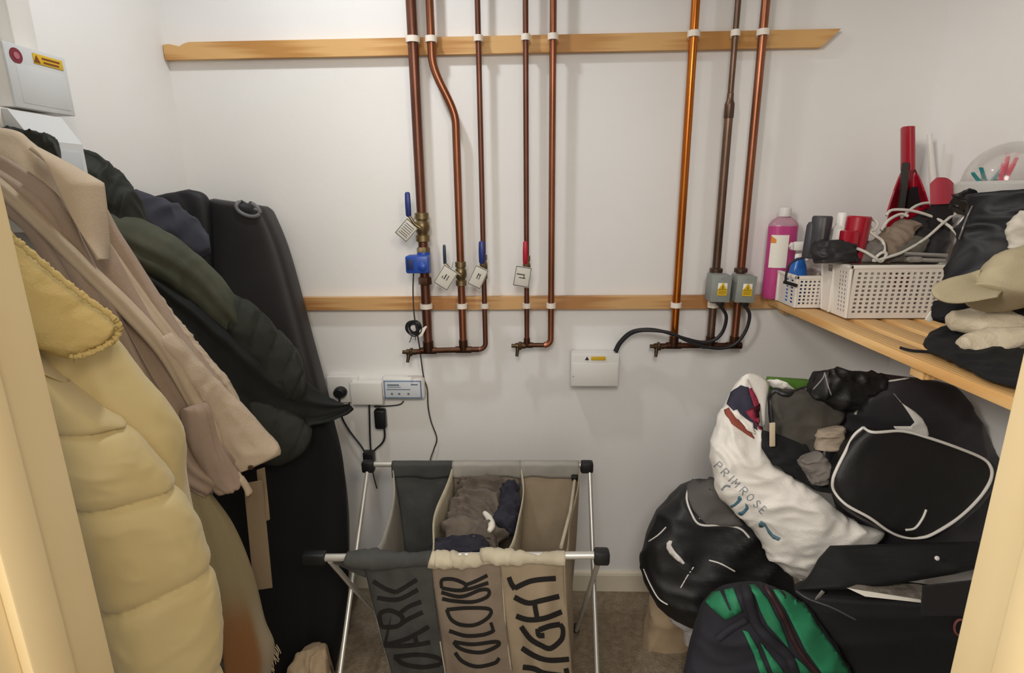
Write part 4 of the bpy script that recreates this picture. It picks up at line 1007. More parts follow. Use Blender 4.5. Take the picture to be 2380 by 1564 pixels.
# ------------------------------------------------------------------ bags piled under the shelf
m_bnyl = mat('black_nylon', '0b0b0c', .55, col2='131214', scale=9, bump=.1, bscale=400, bump2=.25, b2scale=22)
m_bnyl2 = mat('charcoal_nylon', '1e1c20', .55, col2='29262c', scale=7, bump2=.3, b2scale=18)
m_wpip = mat('white_piping', 'd8d5cf', .5)
m_tote = mat('white_woven_tote', 'e8e4dd', .6, col2='dedad2', scale=10, bump=.15, bscale=300, bump2=.35, b2scale=16)
m_meshg = mat('grey_mesh', '4a463f', .7, col2='3a3731', scale=12, bump=.3, bscale=700)
# paper sack on the floor at the left of the pile
m_sack = mat('beige_paper', 'b49e80', .85, col2='a48d70', scale=7, bump2=.5, b2scale=14)
o = pillow('paper_bag', [(1520, 1392, -.20), (1505, 1440, -.22), (1488, 1520, -.24), (1470, 1600, -.26), (1462, 1660, -.27)], [(1590, 1400, -.20), (1605, 1450, -.22), (1612, 1520, -.24), (1616, 1600, -.26), (1618, 1660, -.27)], m_sack, None, .05, .08, disp=wrink(.016, 10, 3), n=44, m=40, endr=(1, .2))
tag(o, 'crumpled beige paper sack standing on the carpet at the left of the pile', 'bag')
o = pillow('plastic_bag', [(1545, 1405, -.27), (1560, 1440, -.29), (1590, 1465, -.30), (1592, 1500, -.31)], [(1590, 1425, -.27), (1620, 1450, -.29), (1640, 1480, -.30), (1630, 1520, -.31)], mat('thin_white_plastic', 'c9c6c4', .3, trans=.1), None, .02, .03, disp=wrink(.014, 22, 9), n=36, m=30)
tag(o, 'thin white plastic bag squashed under the black backpack', 'bag')
# duffel bag at the back
duf = pillow('duffel_bag', [(2000, 862, -.36), (1940, 900, -.36), (1930, 960, -.37), (1930, 1050, -.38), (1940, 1150, -.40), (1990, 1290, -.42)], [(2080, 872, -.36), (2215, 900, -.38), (2275, 990, -.40), (2310, 1080, -.41), (2335, 1180, -.42), (2330, 1300, -.43)], m_bnyl2, None, .07, .07, disp=wrink(.014, 8, 51), n=64, m=56, d=(-.2, -.95, .25))
tag(duf, 'black sports duffel with a large white tick emblem under the shelf', 'bag')
decal(duf, [(2076, 914), (2092, 934), (2110, 946), (2126, 957), (2142, 972), (2153, 990), (2158, 1009), (2150, 1020), (2120, 1012), (2080, 996), (2076, 990), (2116, 990), (2125, 981), (2107, 954), (2092, 932)]).build('tick_emblem', m_wpip, duf, angle=180)
stroke(duf, [(2003, 898), (1997, 930), (1988, 962)], .0032).build('piping', m_wpip, duf, angle=180)
stroke(duf, [(2034, 888), (2070, 885), (2112, 879)], .0022).build('piping', m_wpip, duf, angle=180)
o = pillow('strap_bundle', [(1900, 862, -.42), (1920, 858, -.42), (1960, 862, -.42), (2010, 868, -.41), (2050, 880, -.41)], [(1880, 920, -.43), (1930, 945, -.44), (1980, 960, -.44), (2002, 930, -.43), (2050, 900, -.42)], m_bnyl, None, .03, .03, disp=wrink(.016, 18, 6), n=44, m=40)
tag(o, 'black bag flap bunched up in front of the duffel', 'bag')
for pts in ([(1917, 866), (1912, 880), (1890, 905)], [(1917, 866), (1924, 895), (1932, 918)]):
    stroke(o, pts, .0016, m=14).build('seam', mat('grey_seam', '8a8386', .6), o, angle=180)
# white woven tote
tote = pillow('tote_bag', [(1742, 868, -.36), (1692, 925, -.37), (1658, 1030, -.40), (1660, 1115, -.42), (1698, 1182, -.44), (1750, 1236, -.45), (1800, 1302, -.46), (1856, 1350, -.47)],
              [(1762, 872, -.36), (1768, 985, -.40), (1790, 1072, -.44), (1848, 1112, -.46), (1925, 1165, -.48), (1990, 1215, -.49), (2040, 1250, -.50), (1935, 1330, -.49)], m_tote, None, [.01, .02, .05, .05, .05, .05, .04, .02], .05, disp=wrink(.017, 11, 61), n=80, m=96, d=(-.2, -.9, .4))
tag(tote, 'large white woven tote with worn grey lettering and blue print, tilted on the pile', 'bag')
def back_flap(u, v):
    e = crom([(1742, 868), (1762, 872), (1785, 892), (1780, 940), (1776, 985)], 60)[int(u*60)]
    f = crom([(1738, 880), (1750, 905), (1762, 930), (1768, 960), (1770, 990)], 60)[int(u*60)]
    return mixp(PY(e[0], e[1], -.375), PY(f[0], f[1], -.385), v)+Vector((0, -.008*math.sin(math.pi*v), 0))
MB().sheet(back_flap, 24, 6, .003).build('rim_flap', m_tote, tote, angle=180)
decal(tote, [(1690, 940), (1700, 912), (1722, 895), (1738, 900), (1756, 960), (1760, 1000), (1745, 990), (1715, 965)], step=7).build('lining_patch', mat('navy_print', '2c2a3c', .8), tote, angle=180)
decal(tote, [(1738, 905), (1748, 900), (1762, 935), (1776, 975), (1770, 1000), (1762, 995), (1752, 950)], off=.003, step=7).build('lining_stripe', mat('maroon_print', '8e2440', .8), tote, angle=180)
decal(tote, [(1684, 955), (1694, 950), (1712, 975), (1745, 1008), (1752, 1020), (1735, 1010), (1700, 985)], off=.003, step=6).build('lining_stripe', mat('rust_print', '8a4436', .8), tote, angle=180)
decal(tote, [(1700, 958), (1712, 955), (1748, 985), (1754, 1010), (1735, 1000)], off=.004, step=6).build('lining_stripe', m_tote, tote, angle=180)
# worn print on the tote
def tz(a, b): return (1640+a/6.515, 1040+b/6.515)
def tstroke(pts, w, mb):
    q_ = crom([tz(*p) for p in pts], 6*(len(pts)-1)); P = [hit(tote, a[0], a[1], .0006)[0] for a in q_]
    mb.tube(P, w, 6)
m_gp = mat('faded_grey_print', '8b9097', .8); m_bp = mat('teal_blue_print', '4c7688', .8)
GLY = {'P': [[(0, 0), (0, 1)], [(0, 1), (.55, .95), (.55, .55), (0, .5)]], 'R': [[(0, 0), (0, 1)], [(0, 1), (.55, .95), (.55, .55), (0, .5)], [(.2, .5), (.6, 0)]], 'I': [[(.2, 0), (.2, 1)]],
       'M': [[(0, 0), (.05, 1)], [(.05, 1), (.35, .35)], [(.35, .35), (.65, 1)], [(.65, 1), (.7, 0)]], 'O': [[(.3, 0), (.02, .25), (.02, .75), (.3, 1), (.58, .75), (.58, .25), (.3, 0)]],
       'S': [[(.55, .85), (.25, 1), (.05, .75), (.3, .52), (.55, .28), (.3, 0), (.02, .15)]], 'E': [[(0, 0), (0, 1)], [(0, 1), (.5, 1)], [(0, .5), (.4, .5)], [(0, 0), (.5, 0)]]}
cx0, cy0 = 1660.0, 1084.0
for ch, wd in zip('PRIMROSE', (.85, .85, .5, 1.0, .85, .85, .8, .8)):
    mb = MB()
    for g in GLY[ch]:
        tstroke([(((cx0+18*(a*.69+b*.70))-1640)*6.515, ((cy0+18*(a*.72-b*.66))-1040)*6.515) for a, b in g], .0012, mb)
    mb.build('print_letter', m_gp, tote, angle=180)
    cx0 += wd*26*.70; cy0 += wd*26*.70
def tdec(poly, m_): decal(tote, [tz(*p) for p in poly], step=5, off=.001).build('print_shape', m_, tote, angle=180)
tdec([(240, 630), (270, 580), (320, 555), (380, 575), (370, 600), (320, 580), (280, 610), (262, 650)], m_gp)
tdec([(375, 880), (430, 850), (480, 800), (490, 740), (520, 730), (550, 780), (510, 830), (450, 880), (400, 905)], m_bp)
tdec([(490, 985), (560, 960), (610, 900), (600, 840), (640, 870), (650, 920), (600, 980), (555, 1020), (510, 1010)], m_bp)
tdec([(800, 1150), (840, 1105), (900, 1140), (950, 1220), (1020, 1310), (1140, 1370), (1110, 1410), (1020, 1370), (950, 1290), (900, 1180), (850, 1200), (810, 1190)], mat('slate_blue_print2', '5a7a88', .8))
# contents of the tote
mesh_bag = pillow('mesh_bag', [(1796, 905, -.40), (1790, 960, -.41), (1800, 1030, -.42), (1815, 1080, -.43)], [(1935, 905, -.40), (1960, 960, -.41), (1935, 1010, -.42), (1900, 1060, -.43)], m_meshg, None, .03, .03, disp=wrink(.010, 12, 71), n=48, m=44)
tag(mesh_bag, 'dark grey mesh bag with a black edge inside the white tote', 'bag')
stroke(mesh_bag, [(1935, 920), (1880, 905), (1800, 908), (1792, 950), (1800, 1010), (1812, 1060)], .007, m=40).build('edge_binding', m_blk, mesh_bag, angle=180)
t_ = hit(mesh_bag, 1797, 1005, .002)[0]
MB().box(PY(1795, 1010, -.475), (.012, .004, .058), .001, Matrix.Rotation(math.radians(-6), 3, 'Y')).build('wood_tag', mat('pale_wood_tag', 'c8b79c', .7), mesh_bag)
o = pillow('shirt', [(1775, 1000, -.44), (1785, 1060, -.45), (1830, 1100, -.46), (1900, 1140, -.47)], [(1880, 1030, -.43), (1900, 1070, -.44), (1940, 1100, -.45), (1985, 1150, -.46)], m_blc, None, .02, .03, disp=wrink(.014, 18, 81), n=44, m=40)
tag(o, 'black clothes stuffed in the mouth of the white tote', 'clothing')
o = pillow('shirt', [(1855, 1070, -.475), (1870, 1100, -.48), (1890, 1125, -.485)], [(1905, 1050, -.475), (1925, 1075, -.48), (1930, 1110, -.485)], m_lgr, None, .02, .02, disp=wrink(.014, 30, 85), n=40, m=36)
tag(o, 'crumpled grey garment in the mouth of the tote', 'clothing')
o = pillow('shirt', [(1905, 1000, -.455), (1900, 1025, -.46), (1895, 1045, -.465)], [(1960, 990, -.455), (1965, 1020, -.46), (1955, 1048, -.465)], mat('taupe_cloth', '9b8d7c', .9), None, .015, .02, disp=wrink(.010, 30, 88), n=36, m=30)
tag(o, 'taupe garment showing behind the crumpled grey one in the tote', 'clothing')
gb = PY(1830, 905, -.30)
tag(MB().box(gb, (.105, .03, .055), .003, Matrix.Rotation(math.radians(4), 3, 'Y')).build('carton', mat('leaf_green_card', '4d7a2b', .6, col2='5d8a36', scale=20)), 'green carton top showing behind the white tote', 'box')
o = pillow('cloth', [(1788, 885, -.36), (1800, 882, -.365), (1815, 884, -.37)], [(1795, 900, -.36), (1815, 902, -.365), (1842, 905, -.37)], m_tote, None, .015, .02, disp=wrink(.008, 40, 3), n=30, m=20)
tag(o, 'white speckled cloth edge beside the green carton', 'cloth')
# black backpack with white piping
bp = pillow('backpack', [(1625, 1112, -.30), (1565, 1150, -.31), (1512, 1220, -.33), (1495, 1320, -.36), (1535, 1405, -.39), (1610, 1455, -.41)], [(1690, 1118, -.30), (1740, 1180, -.32), (1790, 1240, -.35), (1835, 1330, -.38), (1850, 1400, -.41), (1800, 1460, -.43)], m_bnyl, None, .085, .10, disp=wrink(.016, 8, 91), n=64, m=60, d=(-.3, -.85, .45))
tag(bp, 'black backpack with white piping and a small white tick, left in the pile', 'backpack')
decal(bp, [(1550, 1262), (1556, 1256), (1563, 1257), (1560, 1266), (1568, 1280), (1582, 1295), (1592, 1308), (1588, 1311), (1572, 1300), (1557, 1286), (1549, 1273)], step=6).build('tick_emblem', m_wpip, bp, angle=180)
pk = decal(bp, [(1600, 1132), (1620, 1112), (1650, 1110), (1672, 1130), (1690, 1170), (1712, 1200), (1728, 1222), (1690, 1222), (1640, 1218), (1612, 1190), (1600, 1160)], off=.002, step=9, th=.006).build('front_pocket', mat('grey_pocket_cloth', '55524f', .8), bp, angle=180)
for pts, r in (([(1600, 1135), (1596, 1160), (1608, 1195), (1628, 1220), (1680, 1220), (1720, 1228), (1742, 1250)], .0030), ([(1612, 1124), (1600, 1136)], .003), ([(1632, 1140), (1628, 1165), (1648, 1185), (1640, 1200), (1625, 1205)], .0014), ([(1548, 1225), (1530, 1243), (1508, 1258)], .0018), ([(1496, 1322), (1510, 1355), (1530, 1390), (1552, 1405)], .0022),
               ([(1612, 1318), (1600, 1335), (1582, 1366)], .0016), ([(1648, 1302), (1675, 1310), (1708, 1328)], .0020)):
    stroke(bp, pts, r, m=30).build('piping', m_wpip, bp, angle=180)
# shoe bag with white piping, facing the room
shoe = pillow('shoe_bag', [(2010, 992, -.50), (1965, 1040, -.505), (1932, 1110, -.52), (1962, 1175, -.535), (2040, 1225, -.55), (2110, 1252, -.555)], [(2100, 1001, -.50), (2225, 1040, -.505), (2310, 1082, -.52), (2300, 1140, -.535), (2225, 1212, -.55), (2150, 1254, -.555)], m_bnyl, None, .030, .07, disp=wrink(.005, 7, 95), n=64, m=56, d=(-.25, -.9, .45), p_exp=.6)
tag(shoe, 'black zipped shoe bag outlined in white piping, resting against the duffel', 'bag')
ol = [(2006, 992), (2040, 990), (2095, 1001), (2156, 1016), (2227, 1040), (2284, 1064), (2304, 1084), (2306, 1106), (2294, 1135), (2262, 1174), (2218, 1212), (2172, 1240), (2144, 1250), (2101, 1249), (2064, 1234), (2018, 1203), (1965, 1173), (1937, 1141), (1934, 1116), (1943, 1089), (1962, 1052), (1983, 1012), (2006, 992)]
olp = [hit(shoe, x*.985+2125*.015, y*.985+1120*.015, .001)[0] for x, y in ol]
MB().tube(smooth_path(olp, 120), .0034, 8).build('piping', m_wpip, shoe, angle=180)
stroke(shoe, [(2152, 1184), (2143, 1205), (2126, 1227), (2104, 1231)], .0024, m=20, off=.001).build('hook_emblem', m_wpip, shoe, angle=180)
# black box bag with papers at the front right
m_bag = mat('matte_black_bag', '070708', .8, col2='0c0c0d', scale=10, bump2=.15, b2scale=30)
bx = pillow('tote_bag_black', [(1848, 1372, -.60), (1862, 1430, -.61), (1880, 1500, -.62), (1900, 1600, -.63), (1915, 1700, -.64)], [(2300, 1400, -.68), (2300, 1450, -.68), (2300, 1510, -.68), (2290, 1600, -.68), (2280, 1700, -.68)], m_bag, None, .03, .11, disp=wrink(.008, 7, 101), n=56, m=40, endr=(.4, .2), d=(-.1, -.95, .3))
bx.name = 'document_bag'
SURF['document_bag'] = SURF['tote_bag_black']; WLOC['document_bag'] = WLOC['tote_bag_black']
tag(bx, 'open matte black bag with papers in it at the front right', 'bag')
fl = pillow('flap', [(1930, 1268, -.54), (1902, 1300, -.56), (1880, 1335, -.58), (1850, 1372, -.60)], [(2270, 1258, -.58), (2280, 1290, -.60), (2270, 1322, -.62), (1990, 1372, -.61)], m_bag, bx, .03, .03, disp=wrink(.008, 10, 104), n=52, m=36, d=(-.1, -.8, .6))
stroke(bx, [(1850, 1375), (1880, 1392), (1930, 1410), (1990, 1440)], .0022, m=24, off=.001).build('zip', mat('zip_tape', '46434a', .5), bx, angle=180)
zp = hit(bx, 1905, 1388, .004)[0]
MB().box(zp, (.007, .004, .026), .001, Matrix.Rotation(math.radians(30), 3, 'Y')).build('zip_pull', m_silver, bx)
sd_ = PY(2177, 1297, -.66)
MB().lathe(sd_, [(.0045, 0), (.0045, .002), (.002, .0035)], 14, (0, -1, .4)).build('press_stud', m_wpl, bx)
pa = [PY(1972, 1366, -.645), PY(2140, 1396, -.665), PY(2148, 1362, -.61), PY(2030, 1345, -.595)]
def paper(u, v): return mixp(mixp(pa[0], pa[1], u), mixp(pa[3], pa[2], u), v)+Vector((0, 0, .002*math.sin(u*9)))
tag(MB().sheet(paper, 14, 6, .0012).build('paper_sheet', mat('printed_newsprint', '8d857a', .8, col2='6f675e', scale=60, contrast=(.45, .6))), 'grey printed sheets lying in the open black bag', 'paper', 'papers in the black bag')
pb = [PY(1968, 1366, -.66), PY(2140, 1394, -.676), PY(2140, 1400, -.676), PY(2010, 1386, -.668)]
tag(MB().sheet(lambda u, v: mixp(mixp(pb[0], pb[1], u), mixp(pb[3], pb[2], u), v), 14, 3, .0015).build('paper_sheet', m_stk), 'white paper edge in front of the printed sheets', 'paper', 'papers in the black bag')
MB().sheet(lambda u, v: mixp(mixp(PY(2145, 1362, -.70), PY(2300, 1345, -.70), u), mixp(PY(2150, 1440, -.705), PY(2300, 1440, -.705), u), v)+Vector((0, .012*v, 0)), 10, 8, .004).build('side_strap', mat('grey_black_webbing', '232224', .8), bx)
rg = PY(2232, 1455, -.715)
MB().tube([hit(bx, 2230+14*math.cos(a), 1456+19*math.sin(a), .003)[0] for a in [2*math.pi*i/24 for i in range(25)]], .0024, 8).build('round_emblem', mat('dusty_red_print', '7c4442', .7), bx, angle=180)
# green and navy bag in front
m_nvy = mat('navy_canvas', '111118', .85, col2='191922', scale=10, bump2=.25, b2scale=20)
m_grn = mat('green_velour', '1f7d55', .75, col2='186845', scale=9, bump2=.3, b2scale=20)
gbg = pillow('sports_bag', [(1690, 1362, -.62), (1640, 1400, -.63), (1622, 1450, -.64), (1600, 1520, -.66), (1590, 1600, -.68), (1585, 1700, -.70)], [(1760, 1352, -.62), (1830, 1378, -.62), (1890, 1440, -.63), (1955, 1520, -.65), (2000, 1600, -.67), (2020, 1700, -.69)], m_nvy, None, .06, .06, disp=wrink(.012, 8, 111), n=60, m=56, endr=(1, .2), d=(-.15, -.85, .5))
tag(gbg, 'navy and green striped sports bag at the front of the pile', 'bag')
def gz(a, b): return (1380+a*.2521, 1200+b*.2521)
def gdec(nm_, poly, m_, off=.001): decal(gbg, [gz(*p) for p in poly], off=off, step=10, th=.002).build(nm_, m_, gbg, angle=180)
gdec('green_panel', [(1035, 795), (1095, 705), (1170, 695), (1250, 860), (1345, 880), (1215, 950)], m_grn)
gdec('green_panel', [(1205, 690), (1290, 665), (1365, 880), (1280, 890)], m_grn)
gdec('green_panel', [(1390, 635), (1490, 640), (1600, 760), (1700, 960), (1760, 1100), (1800, 1220), (1700, 1110), (1600, 1000), (1530, 860), (1480, 720)], m_grn)
gdec('green_panel', [(1650, 680), (1800, 700), (1930, 800), (2050, 1000), (2200, 1200), (2360, 1444), (2100, 1444), (1960, 1250), (1860, 1050), (1760, 850)], m_grn)
gdec('green_panel', [(1370, 1045), (1420, 1060), (1500, 1200), (1600, 1444), (1530, 1444), (1470, 1260)], m_grn)
gdec('green_panel', [(1535, 1160), (1600, 1240), (1760, 1444), (1650, 1444)], m_grn)
gdec('green_panel', [(1850, 1300), (1930, 1360), (2000, 1444), (1860, 1444)], m_grn)
stroke(gbg, [gz(1400, 660), gz(1430, 800), gz(1500, 1000), gz(1640, 1150), gz(1790, 1290), gz(1850, 1440)], .011, m=50, flat=None).build('strap', m_nvy, gbg, angle=180)
stroke(gbg, [gz(1580, 650), gz(1680, 800), gz(1780, 1000), gz(1860, 1180), gz(1960, 1330), gz(2060, 1444)], .005, m=50).build('zip', mat('maroon_zip', '2e1416', .6), gbg, angle=180)
stroke(gbg, [gz(1140, 1130), gz(1250, 1040), gz(1400, 950)], .008, m=24).build('handle', m_nvy, gbg, angle=180)
# ------------------------------------------------------------------ coats and bags on the left
DC = (.55, -.82, .15)
m_tall = mat('black_padded_nylon', '242224', .5, col2='2d2b2d', scale=5, bump2=.15, b2scale=9)
tb2 = pillow('luggage_bag', [(500, 462, -.10), (470, 560, -.10), (480, 800, -.11), (540, 1000, -.13), (560, 1250, -.16), (560, 1500, -.20)], [(622, 480, -.10), (664, 580, -.10), (716, 770, -.11), (768, 970, -.13), (806, 1200, -.16), (800, 1500, -.20)], m_tall, None, .05, .06, d=(.3, -.95, .1), n=56, m=60, disp=folds(.004, 3, .5, .6), p_exp=.5, endr=(.35, .3))
tag(tb2, 'tall black padded luggage bag with a grey grip ring, leaning in the left corner', 'bag')
ell = [(577+26*math.cos(a)-5*math.sin(a), 487+11*math.cos(a)*.9+13*math.sin(a)) for a in [2*math.pi*i/28 for i in range(29)]]
MB().tube([hit(tb2, x, y, .003)[0] for x, y in ell], .0055, 10).build('grip_ring', mat('grey_rubber_ring', '6b6a6c', .5), tb2, angle=180)
decal(tb2, [(577+.8*(x-577), 487+.8*(y-487)) for x, y in ell[:-1]], off=.001, step=7).build('grip_hole', m_blk, tb2)
o = pillow('suit_cover', [(350, 458, -.16), (330, 520, -.17), (340, 640, -.18), (400, 800, -.20), (430, 880, -.21)], [(440, 440, -.15), (486, 470, -.15), (496, 620, -.16), (510, 760, -.17), (530, 860, -.18)], mat('black_navy_cover', '0f0f16', .6), None, .03, .03, d=DC, disp=folds(.005, 4, 2), n=44, m=44)
tag(o, 'black suit cover hanging between the luggage bag and the slate coat', 'garment cover')
# long black coat behind the beige one, down to the floor
m_bct = mat('black_wool', '070708', .95, col2='0b0b0d', scale=9)
o = pillow('long_coat', [(520, 980, -.33), (500, 1150, -.34), (520, 1300, -.36), (560, 1450, -.38), (600, 1600, -.40)], [(770, 965, -.28), (796, 1080, -.30), (806, 1250, -.32), (800, 1420, -.34), (770, 1600, -.36)], m_bct, None, .05, .05, d=DC, disp=folds(.014, 7, 1.0), n=60, m=50, endr=(.5, .1))
tag(o, 'long black coat hanging to the floor beside the laundry sorter', 'coat')
# slate coat
m_slate = mat('slate_blue_cloth', '40414d', .8, col2='2e2f3a', scale=7, bump2=.3, b2scale=25)
o = pillow('jacket', [(298, 445, -.27), (350, 452, -.27), (400, 470, -.27), (450, 505, -.27), (486, 545, -.28)], [(300, 530, -.30), (350, 560, -.30), (400, 590, -.30), (450, 610, -.30), (490, 585, -.29)], m_slate, None, .03, .03, d=DC, disp=wrink(.014, 12, 3), n=44, m=44)
tag(o, 'slate blue jacket shoulder between the green coat and the suit cover', 'jacket')
# dark green padded coat
m_olv = mat('olive_green_shell', '4b4d3e', .8, col2='3b3e31', scale=8, bump2=.2, b2scale=22)
m_dgn = mat('dark_green_lining', '0f1213', .85, col2='151a18', scale=9, bump2=.25, b2scale=18)
m_dgn2 = mat('deep_green_shell', '23271f', .75, col2='171a15', scale=9, bump2=.25, b2scale=22)
gc = thing('padded_coat', (-.85, -.4, .7), 'dark green padded coat hanging behind the beige coat', 'coat')
pillow('hood_trim', [(-40, 296, -.64), (20, 294, -.63), (70, 306, -.62), (115, 316, -.61), (138, 340, -.60)], [(-40, 345, -.66), (30, 350, -.65), (80, 362, -.64), (115, 370, -.63), (140, 380, -.62)], m_dgn2, gc, .025, .03, DC, disp=wrink(.020, 22, 5), n=44, m=50)
pillow('hood', [(130, 358, -.47), (200, 366, -.46), (255, 384, -.44), (298, 420, -.42), (330, 480, -.41), (350, 540, -.40)], [(130, 420, -.52), (200, 450, -.50), (240, 500, -.48), (270, 540, -.46), (300, 570, -.44), (340, 590, -.42)], m_dgn2, gc, .04, .03, DC, disp=wrink(.018, 14, 15), n=52, m=56)
pillow('shoulder', [(225, 470, -.46), (300, 500, -.44), (380, 535, -.42), (460, 590, -.40), (520, 650, -.385), (562, 720, -.375)], [(230, 590, -.50), (300, 620, -.48), (380, 660, -.46), (450, 710, -.43), (510, 770, -.41), (560, 800, -.39)], m_olv, gc, .045, .04, DC, disp=folds(.006, 5, 2, 1.0, wrink(.006, 12, 25)), n=56, m=60)
pillow('front_panel', [(300, 590, -.47), (400, 660, -.45), (500, 730, -.42), (590, 790, -.39), (680, 860, -.36), (760, 918, -.34), (815, 944, -.33)], [(330, 700, -.50), (410, 800, -.48), (490, 900, -.46), (560, 960, -.43), (650, 985, -.39), (740, 980, -.36), (818, 947, -.335)], m_dgn, gc, [.03, .03, .03, .025, .015, .006], [.05, .05, .04, .03, .02, .008], DC, disp=folds(.012, 5, 4, 1.0, wrink(.008, 14, 29)), n=56, m=64)
pillow('sleeve', [(530, 682, -.375), (585, 705, -.365), (640, 760, -.355), (690, 815, -.345), (706, 870, -.34)], [(520, 780, -.42), (570, 840, -.40), (620, 890, -.38), (665, 925, -.37), (706, 920, -.355)], m_dgn2, gc, .045, .03, DC, disp=quilt(.006, (.1, .28, .46, .64, .82), .06, wrink(.006, 16, 33)), n=52, m=72)
pillow('second_sleeve', [(500, 880, -.42), (570, 900, -.40), (640, 930, -.38), (700, 965, -.365), (722, 1000, -.36)], [(500, 1000, -.46), (560, 1040, -.44), (620, 1075, -.42), (670, 1070, -.40), (712, 1035, -.38)], m_dgn2, gc, .04, .03, DC, disp=quilt(.005, (.25, .5, .75), .05, wrink(.005, 16, 37)), n=48, m=56)
# beige coat
def bpil(name, L, R, *a, **k):
    return pillow(name, [(x, y, Y-.03) for x, y, Y in L], [(x, y, Y-.03) for x, y, Y in R], *a, **k)
m_bge = mat('beige_cotton_twill', 'c4b29a', .85, col2='b8a58d', scale=6, bump=.2, bscale=500, bump2=.25, b2scale=16)
m_bge2 = mat('pinkish_beige_lining', 'ab9786', .85, col2='9c8878', scale=6, bump=.2, bscale=400, bump2=.3, b2scale=14)
m_bge3 = mat('light_beige_cotton', 'c8b7a2', .9, col2='bdab95', scale=8, bump=.2, bscale=300, bump2=.2, b2scale=16)
bc = thing('parka', (-.8, -.62, .8), 'long beige parka with a wide collar and buttoned cuff, second from the door', 'coat')
bodyb = bpil('body', [(-200, 330, -.74), (40, 480, -.72), (120, 600, -.70), (190, 730, -.69), (270, 880, -.68), (350, 1020, -.67), (400, 1110, -.66), (470, 1160, -.65)], [(-60, 300, -.62), (180, 450, -.59), (262, 560, -.58), (345, 680, -.57), (420, 790, -.56), (500, 880, -.55), (560, 960, -.54), (590, 1050, -.53)], m_bge2, bc, .035, .05, DC, disp=folds(.023, 9, 1.2, .7), n=72, m=80)
bpil('front_edge', [(150, 470, -.645), (240, 600, -.625), (330, 730, -.61), (410, 840, -.60), (470, 920, -.59), (520, 990, -.58)], [(200, 480, -.63), (280, 600, -.61), (365, 715, -.595), (445, 815, -.585), (510, 890, -.575), (560, 960, -.565)], m_bge, bc, .022, .015, DC, disp=folds(.006, 3.5, 2.5, .5), n=40, m=70)
bpil('placket', [(-40, 420, -.735), (70, 520, -.715), (190, 640, -.69), (290, 740, -.67), (370, 830, -.655), (440, 950, -.635), (490, 1050, -.645)], [(-40, 385, -.72), (80, 480, -.70), (210, 610, -.675), (310, 705, -.655), (395, 800, -.64), (470, 925, -.62), (520, 1040, -.60)], m_bge, bc, .016, .012, DC, disp=folds(.004, 3, .3, .4), n=36, m=70)
bpil('fleece_edge', [(236, 520, -.565), (300, 620, -.555), (380, 735, -.545), (450, 825, -.54), (520, 905, -.535), (560, 975, -.53)], [(262, 540, -.555), (330, 630, -.545), (405, 730, -.535), (475, 815, -.53), (535, 890, -.53), (570, 960, -.528)], m_bge3, bc, .014, .012, DC, disp=wrink(.006, 60, 9), n=30, m=80)
bpil('shoulder', [(-200, 296, -.66), (20, 312, -.65), (80, 340, -.64), (120, 370, -.635), (150, 410, -.63)], [(-200, 420, -.70), (10, 440, -.69), (70, 470, -.68), (120, 500, -.67), (158, 515, -.66)], m_bge, bc, .035, .03, DC, disp=folds(.005, 3, 4), n=44, m=44)
cl_ = crom([(70, 343), (108, 382), (146, 462), (188, 542), (228, 604)], 60); cr_ = [(88, 346), (165, 386), (239, 428), (247, 500), (252, 575), (248, 604)]
def collar(u, v):
    a = cl_[int(round(v*60))]; k = v*5; j_ = min(int(k), 4); f_ = k-j_; b = [cr_[j_][q]+(cr_[j_+1][q]-cr_[j_][q])*f_ for q in (0, 1)]
    return PY(a[0]+(b[0]-a[0])*u, a[1]+(b[1]-a[1])*u, -.765+.055*u-.012*math.sin(math.pi*u))
MB().sheet(collar, 16, 60, .007).build('collar', m_bge, bc, angle=180)
cuff = bpil('cuff', [(368, 786, -.655), (420, 862, -.635), (458, 930, -.62), (492, 1000, -.605), (520, 1055, -.595), (545, 1100, -.59)], [(398, 772, -.645), (452, 832, -.615), (508, 888, -.585), (566, 944, -.565), (650, 1038, -.55), (618, 1072, -.56)], m_bge3, bc, [.012, .020, .026, .028, .022], .022, DC, disp=wrink(.008, 12, 44), n=52, m=52)
bpil('inner_sleeve', [(425, 950, -.66), (430, 1010, -.655), (450, 1070, -.65), (480, 1125, -.64), (512, 1150, -.635)], [(470, 930, -.62), (500, 1010, -.61), (535, 1070, -.605), (560, 1105, -.60), (548, 1135, -.61)], m_bge2, bc, .03, .03, DC, disp=folds(.008, 5, 2), n=44, m=44)
for (x, y) in ((480, 945), (583, 1085)):
    l, nn = hit(cuff, x, y, .001)
    MB().lathe(l, [(.0055, 0), (.0055, .002), (.0028, .0026), (.0024, .0012)], 16, nn).build('eyelet', mat('brown_eyelet', '5a4234', .4, .4), bc)
MB().lathe(hit(bodyb, 365, 787, .001)[0], [(.004, 0), (.004, .002)], 12, (.5, -.8, .2)).build('eyelet', mat('brown_eyelet', '5a4234', .4, .4), bc)
tg = [PY(552, 1098, -.645), PY(560, 1112, -.645), PY(572, 1130, -.642), PY(580, 1148, -.64)]
MB().tube(smooth_path(tg, 12), [.006]*4+[.009]*6+[.010, .011, .009], 12, flat=.6).build('zip_pull', m_bge, bc, angle=180)
MB().lathe(tg[-1]+Vector((.001, -.006, .002)), [(.0045, 0), (.0045, .0016)], 12, (.4, -.9, -.1)).build('pull_hole', mat('brown_eyelet', '5a4234', .4, .4), bc)
